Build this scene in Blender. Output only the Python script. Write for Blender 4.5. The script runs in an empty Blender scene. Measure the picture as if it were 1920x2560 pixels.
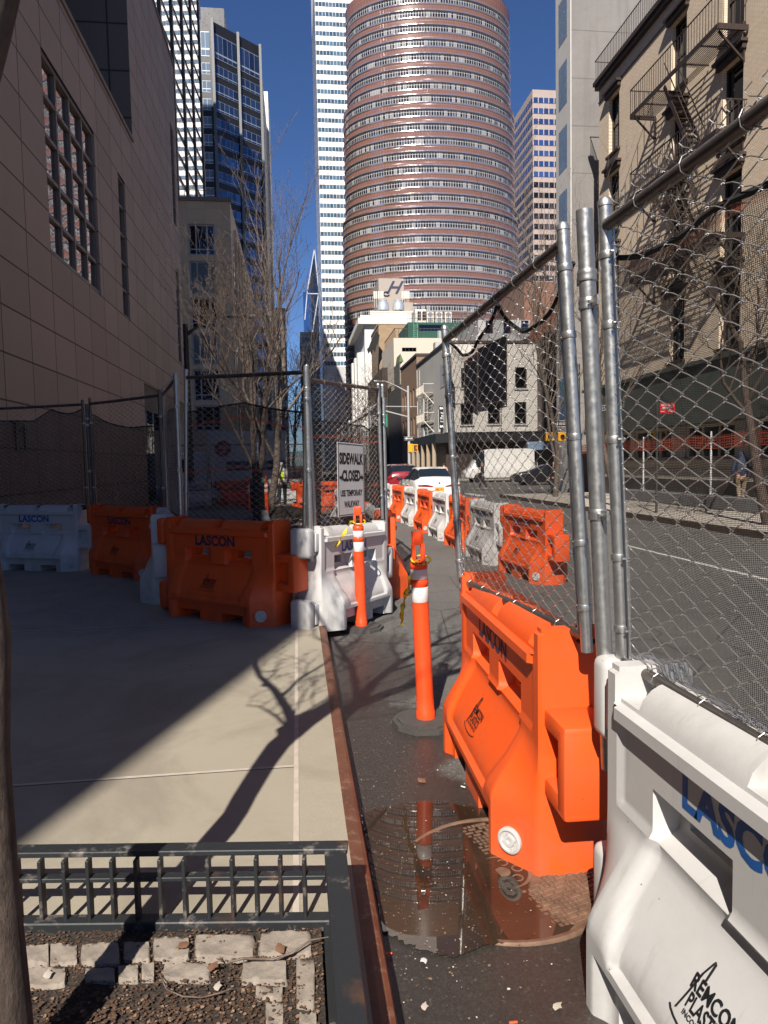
import bpy, bmesh, math, random
from math import sin, cos, pi, radians, sqrt, atan2, hypot
from mathutils import Vector, Matrix, Euler
sc = bpy.context.scene
col = sc.collection
# ------------------------------------------------------------------ camera
YAW, PITCH, ROLL, FPX = radians(-6.9), radians(-3.9), radians(1.1), 1775.0
CAM = Vector((0, 0, 1.77))
fwd = Vector((sin(-YAW)*cos(PITCH), cos(-YAW)*cos(PITCH), sin(PITCH)))
rt = fwd.cross(Vector((0, 0, 1))).normalized(); up = rt.cross(fwd)
rt2 = rt*cos(ROLL)-up*sin(ROLL); up2 = up*cos(ROLL)+rt*sin(ROLL)
cd = bpy.data.cameras.new('camera'); cam = bpy.data.objects.new('camera', cd); col.objects.link(cam)
cam.matrix_world = Matrix(((rt2.x, up2.x, -fwd.x, 0), (rt2.y, up2.y, -fwd.y, 0), (rt2.z, up2.z, -fwd.z, CAM.z), (0, 0, 0, 1)))
cd.sensor_fit = 'VERTICAL'; cd.sensor_height = 36; cd.lens = FPX/2560*36
cd.clip_start = 0.05; cd.clip_end = 3000
sc.camera = cam
sc.render.resolution_x = 768; sc.render.resolution_y = 1024
# ------------------------------------------------------------------ light
SUN_EL, SUN_AZ = radians(42), radians(18.2)      # light travels towards +Y, turned 18 degrees to +X
w = bpy.data.worlds.new('World'); sc.world = w; w.use_nodes = True
nt = w.node_tree; nt.nodes.clear()
sky = nt.nodes.new('ShaderNodeTexSky'); sky.sky_type = 'NISHITA'; sky.sun_disc = False
sky.sun_elevation = SUN_EL; sky.sun_rotation = pi+SUN_AZ; sky.air_density = 1.0; sky.dust_density = 0.0; sky.ozone_density = 6.0
bg = nt.nodes.new('ShaderNodeBackground'); bg.inputs[1].default_value = 0.042
wo = nt.nodes.new('ShaderNodeOutputWorld')
tn = nt.nodes.new('ShaderNodeMix'); tn.data_type = 'RGBA'; tn.blend_type = 'MULTIPLY'; tn.inputs[0].default_value = 1; tn.inputs[7].default_value = (.90, 1.05, 1.36, 1)
nt.links.new(sky.outputs[0], tn.inputs[6]); nt.links.new(tn.outputs[2], bg.inputs[0]); nt.links.new(bg.outputs[0], wo.inputs[0])
ld = bpy.data.lights.new('sun', 'SUN'); ld.energy = 5.0; ld.angle = radians(0.5); ld.color = (1.0, 0.94, 0.86)
lo = bpy.data.objects.new('sun', ld); col.objects.link(lo)
sdir = Vector((sin(SUN_AZ)*cos(SUN_EL), cos(SUN_AZ)*cos(SUN_EL), -sin(SUN_EL)))
lo.rotation_euler = sdir.to_track_quat('-Z', 'Y').to_euler()
sc.view_settings.view_transform = 'Standard'; sc.view_settings.look = 'None'
sc.view_settings.exposure = 0.7; sc.view_settings.gamma = 1
# ------------------------------------------------------------------ pixel (1920x2560) to world
def ray(px, py): return rt2*(px-960)/FPX+up2*(1280-py)/FPX+fwd
def G(px, py, z=0.0):
    v = ray(px, py); return CAM+v*((z-CAM.z)/v.z)
def PX(px, py, X):
    v = ray(px, py); return CAM+v*(X/v.x)
def PY(px, py, Y):
    v = ray(px, py); return CAM+v*(Y/v.y)
# ------------------------------------------------------------------ helpers
rnd = random.Random(7)
def V(*a): return Vector(a)
class MB:
    def __init__(s): s.v = []; s.f = []; s.m = []; s.uv = {}; s.cur = 0; s.M = Matrix()
    def vert(s, p): s.v.append(s.M @ Vector(p)); return len(s.v)-1
    def face(s, idx, uv=None):
        if uv: s.uv[len(s.f)] = uv
        s.f.append(tuple(idx)); s.m.append(s.cur)
    def quad(s, a, b, c, d, uv=None): s.face([s.vert(p) for p in (a, b, c, d)], uv)
    def box(s, x0, x1, y0, y1, z0, z1):
        i = [s.vert(p) for p in ((x0,y0,z0),(x1,y0,z0),(x1,y1,z0),(x0,y1,z0),(x0,y0,z1),(x1,y0,z1),(x1,y1,z1),(x0,y1,z1))]
        for f in ((3,2,1,0),(4,5,6,7),(0,1,5,4),(1,2,6,5),(2,3,7,6),(3,0,4,7)): s.face([i[k] for k in f])
    def rbox(s, x0, x1, y0, y1, z0, z1, r=.01, seg=2):
        bm = bmesh.new(); bmesh.ops.create_cube(bm, size=1)
        for v in bm.verts: v.co = Vector(((x0+x1)/2+v.co.x*(x1-x0), (y0+y1)/2+v.co.y*(y1-y0), (z0+z1)/2+v.co.z*(z1-z0)))
        bmesh.ops.bevel(bm, geom=bm.edges[:], offset=r, segments=seg, affect='EDGES', profile=.5)
        s.bm(bm)
    def bm(s, bm):
        bm.verts.index_update(); o = len(s.v)
        for v in bm.verts: s.v.append(s.M @ v.co)
        for f in bm.faces: s.face([o+v.index for v in f.verts])
        bm.free()
    def tube(s, pts, r, n=6, caps=True):
        pts = [Vector(p) for p in pts]; k = len(pts)
        rs = r if isinstance(r, (list, tuple)) else [r]*k
        d0 = (pts[1]-pts[0]).normalized()
        u = d0.orthogonal().normalized(); rings = []
        for i, p in enumerate(pts):
            d = (pts[min(i+1, k-1)]-pts[max(i-1, 0)])
            d = d.normalized() if d.length > 1e-9 else d0
            u = (u-d*u.dot(d)); u = u.normalized() if u.length > 1e-6 else d.orthogonal().normalized()
            w_ = d.cross(u)
            rings.append([s.vert(p+(u*cos(2*pi*j/n)+w_*sin(2*pi*j/n))*rs[i]) for j in range(n)])
        for a, b in zip(rings, rings[1:]):
            for j in range(n): s.face((a[j], a[(j+1) % n], b[(j+1) % n], b[j]))
        if caps: s.face(rings[0][::-1]); s.face(rings[-1])
    def bar(s, a, b, wx, wz=None):
        """square bar between two points"""
        a, b = Vector(a), Vector(b); wz = wz or wx; d = (b-a).normalized()
        u = d.cross(Vector((0, 0, 1))); u = u.normalized() if u.length > 1e-4 else Vector((1, 0, 0)); v = u.cross(d)
        i = [s.vert(p+u*x*wx/2+v*y*wz/2) for p in (a, b) for x, y in ((-1,-1),(1,-1),(1,1),(-1,1))]
        for f in ((0,1,2,3),(7,6,5,4),(0,4,5,1),(1,5,6,2),(2,6,7,3),(3,7,4,0)): s.face([i[k] for k in f])
    def lathe(s, prof, n=24, cx=0, cy=0, ex=1, ey=1):
        rings = [[s.vert((cx+r*cos(2*pi*j/n)*ex, cy+r*sin(2*pi*j/n)*ey, z)) for j in range(n)] for r, z in prof]
        for a, b in zip(rings, rings[1:]):
            for j in range(n): s.face((a[j], a[(j+1) % n], b[(j+1) % n], b[j]))
        s.face(rings[0][::-1]); s.face(rings[-1])
    def prism(s, pts, z0, z1):
        a = [s.vert((x, y, z0)) for x, y in pts]; b = [s.vert((x, y, z1)) for x, y in pts]; n = len(pts)
        s.face(a[::-1]); s.face(b)
        for i in range(n): s.face((a[i], a[(i+1) % n], b[(i+1) % n], b[i]))
    def text(s, body, size, mat4, bold=0.0, align='CENTER', ext=0.0, sx=1.0, shear=0.0):
        """lettering; local x right, y up, laid out by mat4"""
        c = bpy.data.curves.new('t', 'FONT'); c.body = body; c.size = size; c.align_x = align; c.align_y = 'CENTER'
        c.offset = bold; c.extrude = ext; c.resolution_u = 3; c.shear = shear
        o = bpy.data.objects.new('t', c); col.objects.link(o)
        dg = bpy.context.evaluated_depsgraph_get(); me = o.evaluated_get(dg).to_mesh()
        k = len(s.v); S = Matrix.Diagonal((sx, 1, 1, 1))
        for v in me.vertices: s.v.append(s.M @ mat4 @ S @ v.co)
        for p in me.polygons: s.face([k+i for i in p.vertices])
        o.evaluated_get(dg).to_mesh_clear(); bpy.data.objects.remove(o); bpy.data.curves.remove(c)
    def build(s, name, mats, parent=None, smooth=0, loc=None):
        me = bpy.data.meshes.new(name); me.from_pydata([tuple(v) for v in s.v], [], s.f)
        for m in (mats if isinstance(mats, (list, tuple)) else [mats]): me.materials.append(m)
        me.polygons.foreach_set('material_index', s.m)
        if s.uv:
            uvl = me.uv_layers.new(name='UVMap')
            for fi, uvs in s.uv.items():
                for li, c in zip(me.polygons[fi].loop_indices, uvs): uvl.data[li].uv = c
        me.update()
        if smooth:
            me.polygons.foreach_set('use_smooth', [True]*len(me.polygons))
            try: me.set_sharp_from_angle(angle=radians(smooth))
            except Exception: pass
        o = bpy.data.objects.new(name, me); col.objects.link(o)
        if parent: o.parent = parent
        if loc is not None: o.location = loc
        return o
def tag(o, label=None, cat=None, group=None, kind=None):
    if label: o['label'] = label
    if cat: o['category'] = cat
    if group: o['group'] = group
    if kind: o['kind'] = kind
    return o
def thing(name, label, cat, loc=(0, 0, 0), rz=0, group=None):
    o = bpy.data.objects.new(name, None); col.objects.link(o); o.location = loc; o.rotation_euler = (0, 0, rz)
    o.empty_display_size = .2
    return tag(o, label, cat, group)
def copy_tree(o, parent=None):
    c = o.copy(); col.objects.link(c); c.parent = parent
    for ch in list(o.children): copy_tree(ch, c)
    return c
def frame(origin, xdir, ydir):
    x = Vector(xdir).normalized(); y = Vector(ydir); y = (y-x*y.dot(x)).normalized(); z = x.cross(y); o = Vector(origin)
    return Matrix(((x.x, y.x, z.x, o.x), (x.y, y.y, z.y, o.y), (x.z, y.z, z.z, o.z), (0, 0, 0, 1)))
# ------------------------------------------------------------------ materials
class NT:
    def __init__(s, name):
        s.m = bpy.data.materials.new(name); s.m.use_nodes = True; s.t = s.m.node_tree; s.t.nodes.clear()
        s.out = s.n('OutputMaterial'); s.tc = None
    def n(s, typ, **k):
        q = s.t.nodes.new('ShaderNode'+typ)
        for a, b in k.items(): setattr(q, a, b)
        return q
    def l(s, a, b): s.t.links.new(a, b)
    def set(s, sock, v):
        if isinstance(v, bpy.types.NodeSocket): s.l(v, sock)
        elif v is not None:
            if sock.type == 'RGBA' and len(v) == 3: v = (*v, 1)
            sock.default_value = v
    def obj(s):
        if not s.tc: s.tc = s.n('TexCoord')
        return s.tc.outputs['Object']
    def uv(s):
        if not s.tc: s.tc = s.n('TexCoord')
        return s.tc.outputs['UV']
    def math(s, op, a, b=None, c=None):
        q = s.n('Math', operation=op)
        for i, v in enumerate((a, b, c)):
            if v is not None: s.set(q.inputs[i], v)
        return q.outputs[0]
    def noise(s, scale, detail=4, vec=None, rough=.55, dist=0):
        q = s.n('TexNoise'); q.inputs['Scale'].default_value = scale; q.inputs['Detail'].default_value = detail
        q.inputs['Roughness'].default_value = rough; q.inputs['Distortion'].default_value = dist
        s.l(vec or s.obj(), q.inputs['Vector']); return q.outputs['Fac']
    def voro(s, scale, vec=None, feat='F1', out='Distance'):
        q = s.n('TexVoronoi', feature=feat); q.inputs['Scale'].default_value = scale
        s.l(vec or s.obj(), q.inputs['Vector']); return q.outputs[out]
    def ramp(s, f, stops):
        q = s.n('ValToRGB'); s.l(f, q.inputs[0]); e = q.color_ramp.elements
        while len(e) < len(stops): e.new(.5)
        for i, (p, c) in enumerate(stops):
            e[i].position = p; c = (c, c, c) if isinstance(c, (int, float)) else c; e[i].color = (*c, 1)
        return q.outputs[0]
    def mix(s, f, a, b, typ='MIX'):
        q = s.n('Mix', data_type='RGBA', blend_type=typ)
        s.set(q.inputs[0], f); s.set(q.inputs[6], a); s.set(q.inputs[7], b); return q.outputs[2]
    def bump(s, h, strength=.3, dist=.01, nrm=None):
        q = s.n('Bump'); q.inputs['Strength'].default_value = strength; q.inputs['Distance'].default_value = dist
        s.l(h, q.inputs['Height'])
        if nrm: s.l(nrm, q.inputs['Normal'])
        return q.outputs[0]
    def xyz(s, vec=None):
        q = s.n('SeparateXYZ'); s.l(vec or s.obj(), q.inputs[0]); return q.outputs
    def comb(s, x, y, z):
        q = s.n('CombineXYZ'); s.set(q.inputs[0], x); s.set(q.inputs[1], y); s.set(q.inputs[2], z); return q.outputs[0]
    def bsdf(s, colr, rough=.6, metal=0, normal=None, spec=None, ior=None, sss=None, coat=None):
        q = s.n('BsdfPrincipled')
        s.set(q.inputs['Base Color'], colr); s.set(q.inputs['Roughness'], rough); s.set(q.inputs['Metallic'], metal)
        if normal: s.l(normal, q.inputs['Normal'])
        if spec is not None: s.set(q.inputs['Specular IOR Level'], spec)
        if ior: s.set(q.inputs['IOR'], ior)
        if sss: s.set(q.inputs['Subsurface Weight'], sss); s.set(q.inputs['Subsurface Scale'], .02)
        if coat: s.set(q.inputs['Coat Weight'], coat); s.set(q.inputs['Coat Roughness'], .05)
        s.l(q.outputs[0], s.out.inputs[0]); return q.outputs[0]
def plastic(name, c, rough, grime, dirt=(.10, .085, .07)):
    t = NT(name); x, y, z = t.xyz()
    cc = t.mix(t.noise(1.6, 5), dim(c, .90), dim(c, 1.08))
    g = t.math('MULTIPLY', t.ramp(t.noise(3.2, 9, rough=.68), [(.42, 0), (.66, 1)]), t.ramp(z, [(.02, 1.0), (.42, .32), (.92, .18), (1.0, .55)]))
    cc = t.mix(t.math('MULTIPLY', g, grime), cc, dirt)
    st = t.noise(7, 6, t.comb(t.math('MULTIPLY', x, 4), y, t.math('MULTIPLY', z, .35)))
    cc = t.mix(t.math('MULTIPLY', t.ramp(st, [(.60, 0), (.74, 1)]), grime*.45), cc, dirt)
    sc_ = t.math('LESS_THAN', t.voro(11), .03); cc = t.mix(t.math('MULTIPLY', sc_, .8), cc, (.05, .045, .04))
    s2 = t.math('GREATER_THAN', t.noise(22, 3, t.comb(x, y, t.math('MULTIPLY', z, 6)), dist=2.5), .735); cc = t.mix(t.math('MULTIPLY', s2, .5), cc, dim(dirt, 1.2))
    t.bsdf(cc, t.ramp(g, [(0, rough), (1, .8)]), 0, t.bump(t.noise(90, 4), .12, .002)); return t.m
def dim(c, k): return tuple(x*k for x in c)
def mat(name, c, rough=.6, metal=0, ns=3, na=.15, bump=0, bs=60, bd=.005, spec=None, coat=None, spots=0):
    t = NT(name)
    f = t.noise(ns, 5)
    cc = t.mix(f, dim(c, 1-na), dim(c, 1+na))
    if spots:
        sp = t.math('LESS_THAN', t.voro(9), .035)
        sp2 = t.ramp(t.noise(2.3, 8), [(.55, 0), (.75, 1)])
        cc = t.mix(t.math('MULTIPLY', sp2, spots), cc, dim(c, .45)); cc = t.mix(t.math('MULTIPLY', sp, .7), cc, (.05, .045, .04))
    r = t.ramp(t.noise(ns*2.7, 4), [(.3, max(0, rough-.1)), (.7, min(1, rough+.1))])
    nr = t.bump(t.noise(bs, 4), bump, bd) if bump else None
    t.bsdf(cc, r, metal, nr, spec, coat=coat); return t.m
# ------------------------------------------------------------------ shared materials
def m_asphalt():
    t = NT('asphalt'); x, y, z = t.xyz()
    base = t.mix(t.noise(.45, 6), (.085, .079, .071), (.165, .154, .139))
    grit = t.voro(105, out='Color'); gr = t.n('RGBToBW'); t.l(grit, gr.inputs[0])
    base = t.mix(t.ramp(gr.outputs[0], [(.25, .5), (.8, 0)]), base, (.045, .041, .037))
    base = t.mix(t.ramp(gr.outputs[0], [(.84, 0), (.95, .5)]), base, (.42, .38, .33))
    # damp gutter strip beside the kerb
    wob = t.math('MULTIPLY', t.math('SUBTRACT', t.noise(1.1, 6), .5), 1.7)
    edge = t.math('ADD', x, wob)
    wetx = t.ramp(t.math('MULTIPLY', edge, .5), [(.42, 1), (.50, 0)])
    wety = t.ramp(t.math('MULTIPLY', t.math('ADD', y, t.math('MULTIPLY', wob, 1.5)), .1), [(.62, 1), (.78, 0)])
    left = t.math('GREATER_THAN', x, .2)
    wet = t.math('MULTIPLY', t.math('MULTIPLY', wetx, wety), left)
    px_ = t.math('SUBTRACT', x, .80); py_ = t.math('SUBTRACT', y, 2.75); rr = t.math('SQRT', t.math('ADD', t.math('MULTIPLY', px_, px_), t.math('MULTIPLY', t.math('MULTIPLY', py_, py_), .55)))
    rad = t.math('MULTIPLY', t.ramp(t.math('ADD', rr, t.math('MULTIPLY', wob, .25)), [(.52, 1), (.80, 0)]), left)
    wet = t.math('MAXIMUM', wet, rad)
    c = t.mix(t.math('MULTIPLY', wet, .78), base, (.016, .012, .009))
    crack = t.ramp(t.voro(.55, feat='DISTANCE_TO_EDGE'), [(.0, .75), (.006, 0)])
    c = t.mix(crack, c, (.012, .011, .01))
    r = t.ramp(wet, [(0, .9), (1, .42)])
    nr = t.bump(gr.outputs[0], .55, .004, t.bump(t.noise(24, 5), .35, .006))
    t.bsdf(c, r, 0, nr); return t.m
def m_concrete():
    t = NT('sidewalk_concrete')
    c = t.mix(t.noise(.9, 8, rough=.65), (.262, .228, .168), (.365, .325, .25))
    c = t.mix(t.ramp(t.noise(240, 2), [(.35, .35), (.55, 0)]), c, (.15, .12, .09))
    c = t.mix(t.ramp(t.noise(4, 7), [(.6, 0), (.8, .3)]), c, (.19, .16, .125))
    c = t.mix(t.math('LESS_THAN', t.voro(2.6), .035), c, (.085, .072, .06))
    c = t.mix(t.ramp(t.noise(.8, 9, rough=.7, dist=1.2), [(.46, 0), (.64, .5)]), c, (.175, .15, .115))
    t.bsdf(c, .88, 0, t.bump(t.noise(200, 3), .35, .003, t.bump(t.noise(11, 6), .2, .004))); return t.m
def m_net(name='debris_netting', p=.0062, orange=(), cover=.30, oa=.55, oc=(.50, .085, .03), c0=(.009, .009, .01)):
    t = NT(name); u, v, _ = t.xyz(t.uv())
    a = t.math('LESS_THAN', t.math('FRACT', t.math('DIVIDE', u, p)), cover)
    b = t.math('LESS_THAN', t.math('FRACT', t.math('DIVIDE', v, p*.8)), cover*1.05)
    m = t.math('MAXIMUM', a, b); c = c0
    for k, (z0, z1) in enumerate(orange):
        s = t.math('MULTIPLY', t.math('GREATER_THAN', v, z0), t.math('LESS_THAN', v, z1))
        c = t.mix(s, c, oc)
        m = t.math('MAXIMUM', m, t.math('MULTIPLY', s, oa))
    d = t.n('BsdfPrincipled'); t.set(d.inputs['Base Color'], c); d.inputs['Roughness'].default_value = .6
    tr = t.n('BsdfTransparent'); mx = t.n('MixShader'); t.l(m, mx.inputs[0]); t.l(tr.outputs[0], mx.inputs[1]); t.l(d.outputs[0], mx.inputs[2])
    t.l(mx.outputs[0], t.out.inputs[0]); return t.m
def m_mirror(name, tint=(.30, .31, .33), wob=.25, sc_=.9, rough=.03):
    t = NT(name); nr = t.bump(t.noise(sc_, 2), wob, .08)
    t.bsdf(tint, rough, 1.0, nr); return t.m
def m_puddle():
    t = NT('puddle_water'); nr = t.bump(t.noise(6, 2), .016, .004)
    tr = t.n('BsdfTransparent'); tr.inputs[0].default_value = (.50, .36, .26, 1)
    gl = t.n('BsdfGlossy'); gl.inputs['Roughness'].default_value = .015; gl.inputs[0].default_value = (1, 1, 1, 1); t.l(nr, gl.inputs['Normal'])
    fr = t.n('Fresnel'); fr.inputs[0].default_value = 1.45; t.l(nr, fr.inputs['Normal'])
    mx = t.n('MixShader'); df = t.n('BsdfDiffuse'); df.inputs[0].default_value = (.085, .055, .036, 1); m0 = t.n('MixShader'); t.set(m0.inputs[0], t.ramp(t.noise(2.2, 5), [(.3, .25), (.7, .6)])); t.l(tr.outputs[0], m0.inputs[1]); t.l(df.outputs[0], m0.inputs[2]); t.l(t.math('MULTIPLY', fr.outputs[0], 1.2), mx.inputs[0]); t.l(m0.outputs[0], mx.inputs[1]); t.l(gl.outputs[0], mx.inputs[2])
    t.l(mx.outputs[0], t.out.inputs[0]); return t.m
def m_rust():
    t = NT('kerb_steel')
    c = t.mix(t.noise(7, 7), (.085, .034, .022), (.24, .10, .055)); c = t.mix(t.ramp(t.noise(30, 6), [(.55, 0), (.75, .7)]), c, (.33, .22, .15))
    t.bsdf(c, .5, .35, t.bump(t.noise(70, 4), .3, .002)); return t.m
def m_iron(name='guard_iron', worn=(.17, .15, .13)):
    t = NT(name)
    c = t.mix(t.ramp(t.noise(9, 8, rough=.7), [(.56, 0), (.66, 1)]), (.022, .024, .026), worn)
    c = t.mix(t.ramp(t.noise(5, 6), [(.62, 0), (.74, .8)]), c, (.13, .062, .03))
    t.bsdf(c, .52, .2, t.bump(t.noise(45, 5), .5, .002)); return t.m
def m_bark(name, c1, c2):
    t = NT(name); x, y, z = t.xyz(); vec = t.comb(x, y, t.math('MULTIPLY', z, .35))
    f = t.noise(28, 8, vec, .7); c = t.mix(t.ramp(f, [(.35, 0), (.65, 1)]), c1, c2)
    c = t.mix(t.ramp(t.noise(5, 4), [(.55, 0), (.7, .45)]), c, dim(c2, 1.5))
    t.bsdf(c, .9, 0, t.bump(f, .9, .012, t.bump(t.noise(120, 4, vec), .6, .004))); return t.m
def m_panels(name, c, w=1.523, h=.914, ax=1, off=(0, 0), mortar=.014, mc=None, rough=.6, var=.1):
    """cladding joints cut as a square grid on a wall facing X (ax=1) or facing Y (ax=0)"""
    t = NT(name); o = t.xyz(); u = t.math('ADD', o[ax], off[0]); v = t.math('ADD', o[2], off[1])
    q = t.n('TexBrick'); q.offset = 0; q.squash = 1
    q.inputs['Scale'].default_value = 1; q.inputs['Brick Width'].default_value = w; q.inputs['Row Height'].default_value = h
    q.inputs['Mortar Size'].default_value = mortar; q.inputs['Mortar Smooth'].default_value = 0
    q.inputs['Bias'].default_value = 0; t.l(t.comb(u, v, 0), q.inputs['Vector'])
    q.inputs['Color1'].default_value = (*dim(c, 1-var), 1); q.inputs['Color2'].default_value = (*dim(c, 1+var), 1)
    q.inputs['Mortar'].default_value = (*(mc or dim(c, .25)), 1)
    cc = t.mix(.42, q.outputs[0], t.mix(t.noise(.5, 6, dist=1.5), dim(c, .78), dim(c, 1.2)))
    cc = t.mix(q.outputs['Fac'], cc, mc or dim(c, .25))
    t.bsdf(cc, rough, 0, t.bump(t.math('SUBTRACT', 1, q.outputs['Fac']), .6, .01)); return t.m
def m_brick(name, c1, c2, mc, ax=1, bw=.21, bh=.068, rough=.85):
    t = NT(name); o = t.xyz(); q = t.n('TexBrick')
    q.inputs['Scale'].default_value = 1; q.inputs['Brick Width'].default_value = bw; q.inputs['Row Height'].default_value = bh
    q.inputs['Mortar Size'].default_value = .010; q.inputs['Mortar Smooth'].default_value = .1; t.l(t.comb(o[ax], o[2], 0), q.inputs['Vector'])
    q.inputs['Color1'].default_value = (*c1, 1); q.inputs['Color2'].default_value = (*c2, 1); q.inputs['Mortar'].default_value = (*mc, 1)
    c = t.mix(t.ramp(t.noise(.6, 7), [(.4, 0), (.8, .5)]), q.outputs[0], dim(c1, .7))
    t.bsdf(c, rough, 0, t.bump(q.outputs['Fac'], -.5, .01, t.bump(t.noise(60, 3), .3, .004))); return t.m
def m_ribbon(name, frame_c, glass, dark, n_v=0.5, fw=.16, metal=.0, rough=.12, blind=(.35, .36, .36), tr=.34, lw=(.06, .12)):
    """ribbon glazing: UV.x counts windows, UV.y runs 0..1 up the band; metal frames between panes"""
    t = NT(name); u, v, _ = t.xyz(t.uv())
    fu = t.math('FRACT', u); iu = t.math('FLOOR', u); iv = t.math('FLOOR', v); fv = t.math('FRACT', v)
    wn = t.n('TexWhiteNoise', noise_dimensions='2D'); t.l(t.comb(iu, iv, 0), wn.inputs['Vector'])
    g2 = t.n('TexNoise'); g2.inputs['Scale'].default_value = .13; g2.inputs['Detail'].default_value = 2
    t.l(t.comb(iu, t.math('MULTIPLY', iv, 7.7), 0), g2.inputs['Vector'])
    sel = t.math('ADD', t.math('MULTIPLY', wn.outputs['Value'], .5), t.math('MULTIPLY', g2.outputs['Fac'], .7))
    c = t.mix(t.ramp(sel, [(.5, 0), (.85, 1)]), dark, glass)
    c = t.mix(t.math('GREATER_THAN', sel, .98-tr), c, blind)
    fr = t.math('MAXIMUM', t.math('LESS_THAN', fu, fw), t.math('MAXIMUM', t.math('LESS_THAN', fv, lw[0]), t.math('GREATER_THAN', fv, 1-lw[1])))
    if n_v: fr = t.math('MAXIMUM', fr, t.math('LESS_THAN', t.math('ABSOLUTE', t.math('SUBTRACT', fv, n_v)), .03))
    q = t.n('BsdfPrincipled'); t.l(t.mix(fr, c, frame_c), q.inputs['Base Color'])
    t.l(t.math('ADD', t.math('MULTIPLY', fr, .3), rough), q.inputs['Roughness']); t.l(t.math('MULTIPLY', t.math('SUBTRACT', 1, fr), metal), q.inputs['Metallic'])
    t.l(q.outputs[0], t.out.inputs[0]); return t.m
A = {}
A['asphalt'] = m_asphalt(); A['walk'] = m_concrete()
A['caulk'] = mat('joint_sealant', (.42, .36, .30), .8, ns=14, na=.3)
A['groove'] = mat('joint_groove', (.05, .042, .034), .95)
A['rust'] = m_rust(); A['iron'] = m_iron(); A['puddle'] = m_puddle()
A['orange'] = plastic('orange_polyethylene', (.76, .092, .012), .40, .62, (.22, .08, .045))
A['orange2'] = mat('orange_post_plastic', (.80, .072, .014), .4, ns=5, na=.07, spots=.1)
A['white'] = plastic('white_polyethylene', (.53, .515, .495), .40, .60, (.23, .21, .185))
A['navy'] = mat('stencil_navy_paint', (.03, .03, .075), .6, ns=20, na=.6)
A['blue'] = mat('stencil_blue_paint', (.006, .085, .30), .5, ns=16, na=.5)
A['ink'] = mat('black_mark', (.012, .012, .013), .5)
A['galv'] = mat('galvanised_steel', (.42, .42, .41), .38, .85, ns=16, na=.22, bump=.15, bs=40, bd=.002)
A['galvd'] = mat('weathered_shade_steel', (.13, .115, .105), .42, .7, ns=9, na=.4)  # weathered steel; its dark tone also stands for shade on the left posts
A['wire'] = mat('fence_wire', (.40, .38, .36), .36, .75, ns=12, na=.3)
A['net'] = m_net(cover=.40)
A['netl'] = m_net('debris_netting_striped', .008, orange=((1.03, 1.055), (.50, .52)), cover=.34)
A['netn'] = m_net('debris_netting_near', .0062, orange=((1.10, 1.135),), cover=.25, oa=.30, oc=(.22, .06, .03))
A['hem'] = mat('net_hem', (.008, .008, .009), .8)
A['black'] = mat('black_paint', (.012, .012, .014), .45)
A['soil'] = mat('dark_soil', (.035, .025, .018), .98, ns=20, na=.5, bump=1, bs=60, bd=.02)
A['granite'] = mat('granite_sett', (.245, .205, .165), .85, ns=24, na=.42, bump=.5, bs=70, bd=.006, spots=.3)
A['leaf'] = mat('dead_leaf', (.17, .085, .045), .8, ns=15, na=.5)
A['twig'] = m_bark('twig_bark', (.09, .062, .045), (.2, .15, .115))
A['bark'] = m_bark('tree_bark', (.03, .02, .014), (.095, .066, .05))
A['bark2'] = m_bark('grey_bark', (.06, .046, .035), (.19, .15, .118))
A['rubber'] = mat('black_rubber', (.055, .05, .045), .85, ns=14, na=.4, bump=.4, bs=40)
A['signw'] = mat('sign_face', (.60, .58, .56), .35, ns=2, na=.05)
A['tape'] = mat('yellow_tape', (.72, .52, .03), .4)
A['glassd'] = m_mirror('dark_glass', (.055, .065, .08), .1)
A['mirror'] = m_mirror('mirror_glass', (.42, .42, .43), .32, .9)
A['framed'] = mat('dark_window_frame', (.055, .045, .04), .4)
# ------------------------------------------------------------------ the ground
def sheet(name, rects, z, m, kind='structure'):
    b = MB()
    for x0, x1, y0, y1 in rects: b.quad((x0, y0, z), (x1, y0, z), (x1, y1, z), (x0, y1, z))
    return tag(b.build(name, m), kind=kind)
sheet('ground', [(-1500, 1500, -400, 2500)], -.02, mat('far_ground', (.07, .065, .06), .95))
sheet('road', [(.2, 9.95, -30, 34), (-160, 160, 34, 66), (.2, 9.95, 66, 420)], 0, A['asphalt'])
b = MB()
PITX, PITY = -1.75, 2.44
b.prism([(-5.5, 2.66), (PITX, 2.66), (-.06, PITY), (-.06, 31), (-5.5, 31)], -.01, .15)
for x0, x1, y0, y1 in ((-5.5, PITX, -30, 2.66), (PITX, -.06, -30, .2), (-160, .17, 66, 70), (-5.5, .17, 70, 420)):
    b.box(x0, x1, y0, y1, -.01, .15)
tag(b.build('sidewalk', A['walk']), kind='structure')
b = MB()
b.box(-.035, .175, PITY, 31, -.01, .149); b.box(.075, .175, -30, PITY, -.01, .149)
tag(b.build('kerb', A['walk']), kind='structure')
b = MB()   # steel angle along the kerb, rounded nose
pf = [(.175, .149), (.20, .1515), (.228, .150), (.243, .141), (.25, .12), (.252, -.01)]
for (xa, za), (xb, zb) in zip(pf, pf[1:]): b.quad((xa, -30, za), (xb, -30, zb), (xb, 31, zb), (xa, 31, za))
tag(b.build('kerb_edge', A['rust'], smooth=60), kind='structure')
b = MB(); b.box(-.06, -.035, PITY, 31, -.01, .152)
tag(b.build('sidewalk_joint', A['caulk']), kind='structure')
b = MB()
for y in (3.75, 7.45, 11.1, 14.8): b.box(-5.5, -.0605, y, y+.009, .10, .1505); 
tag(b.build('sidewalk_groove', A['groove']), kind='structure')
b = MB()
for y in (3.75, 7.45, 11.1, 14.8): b.box(-5.5, -.0605, y+.009, y+.03, .10, .1515)
tag(b.build('sidewalk_seam', A['caulk']), kind='structure')
b = MB()
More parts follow.
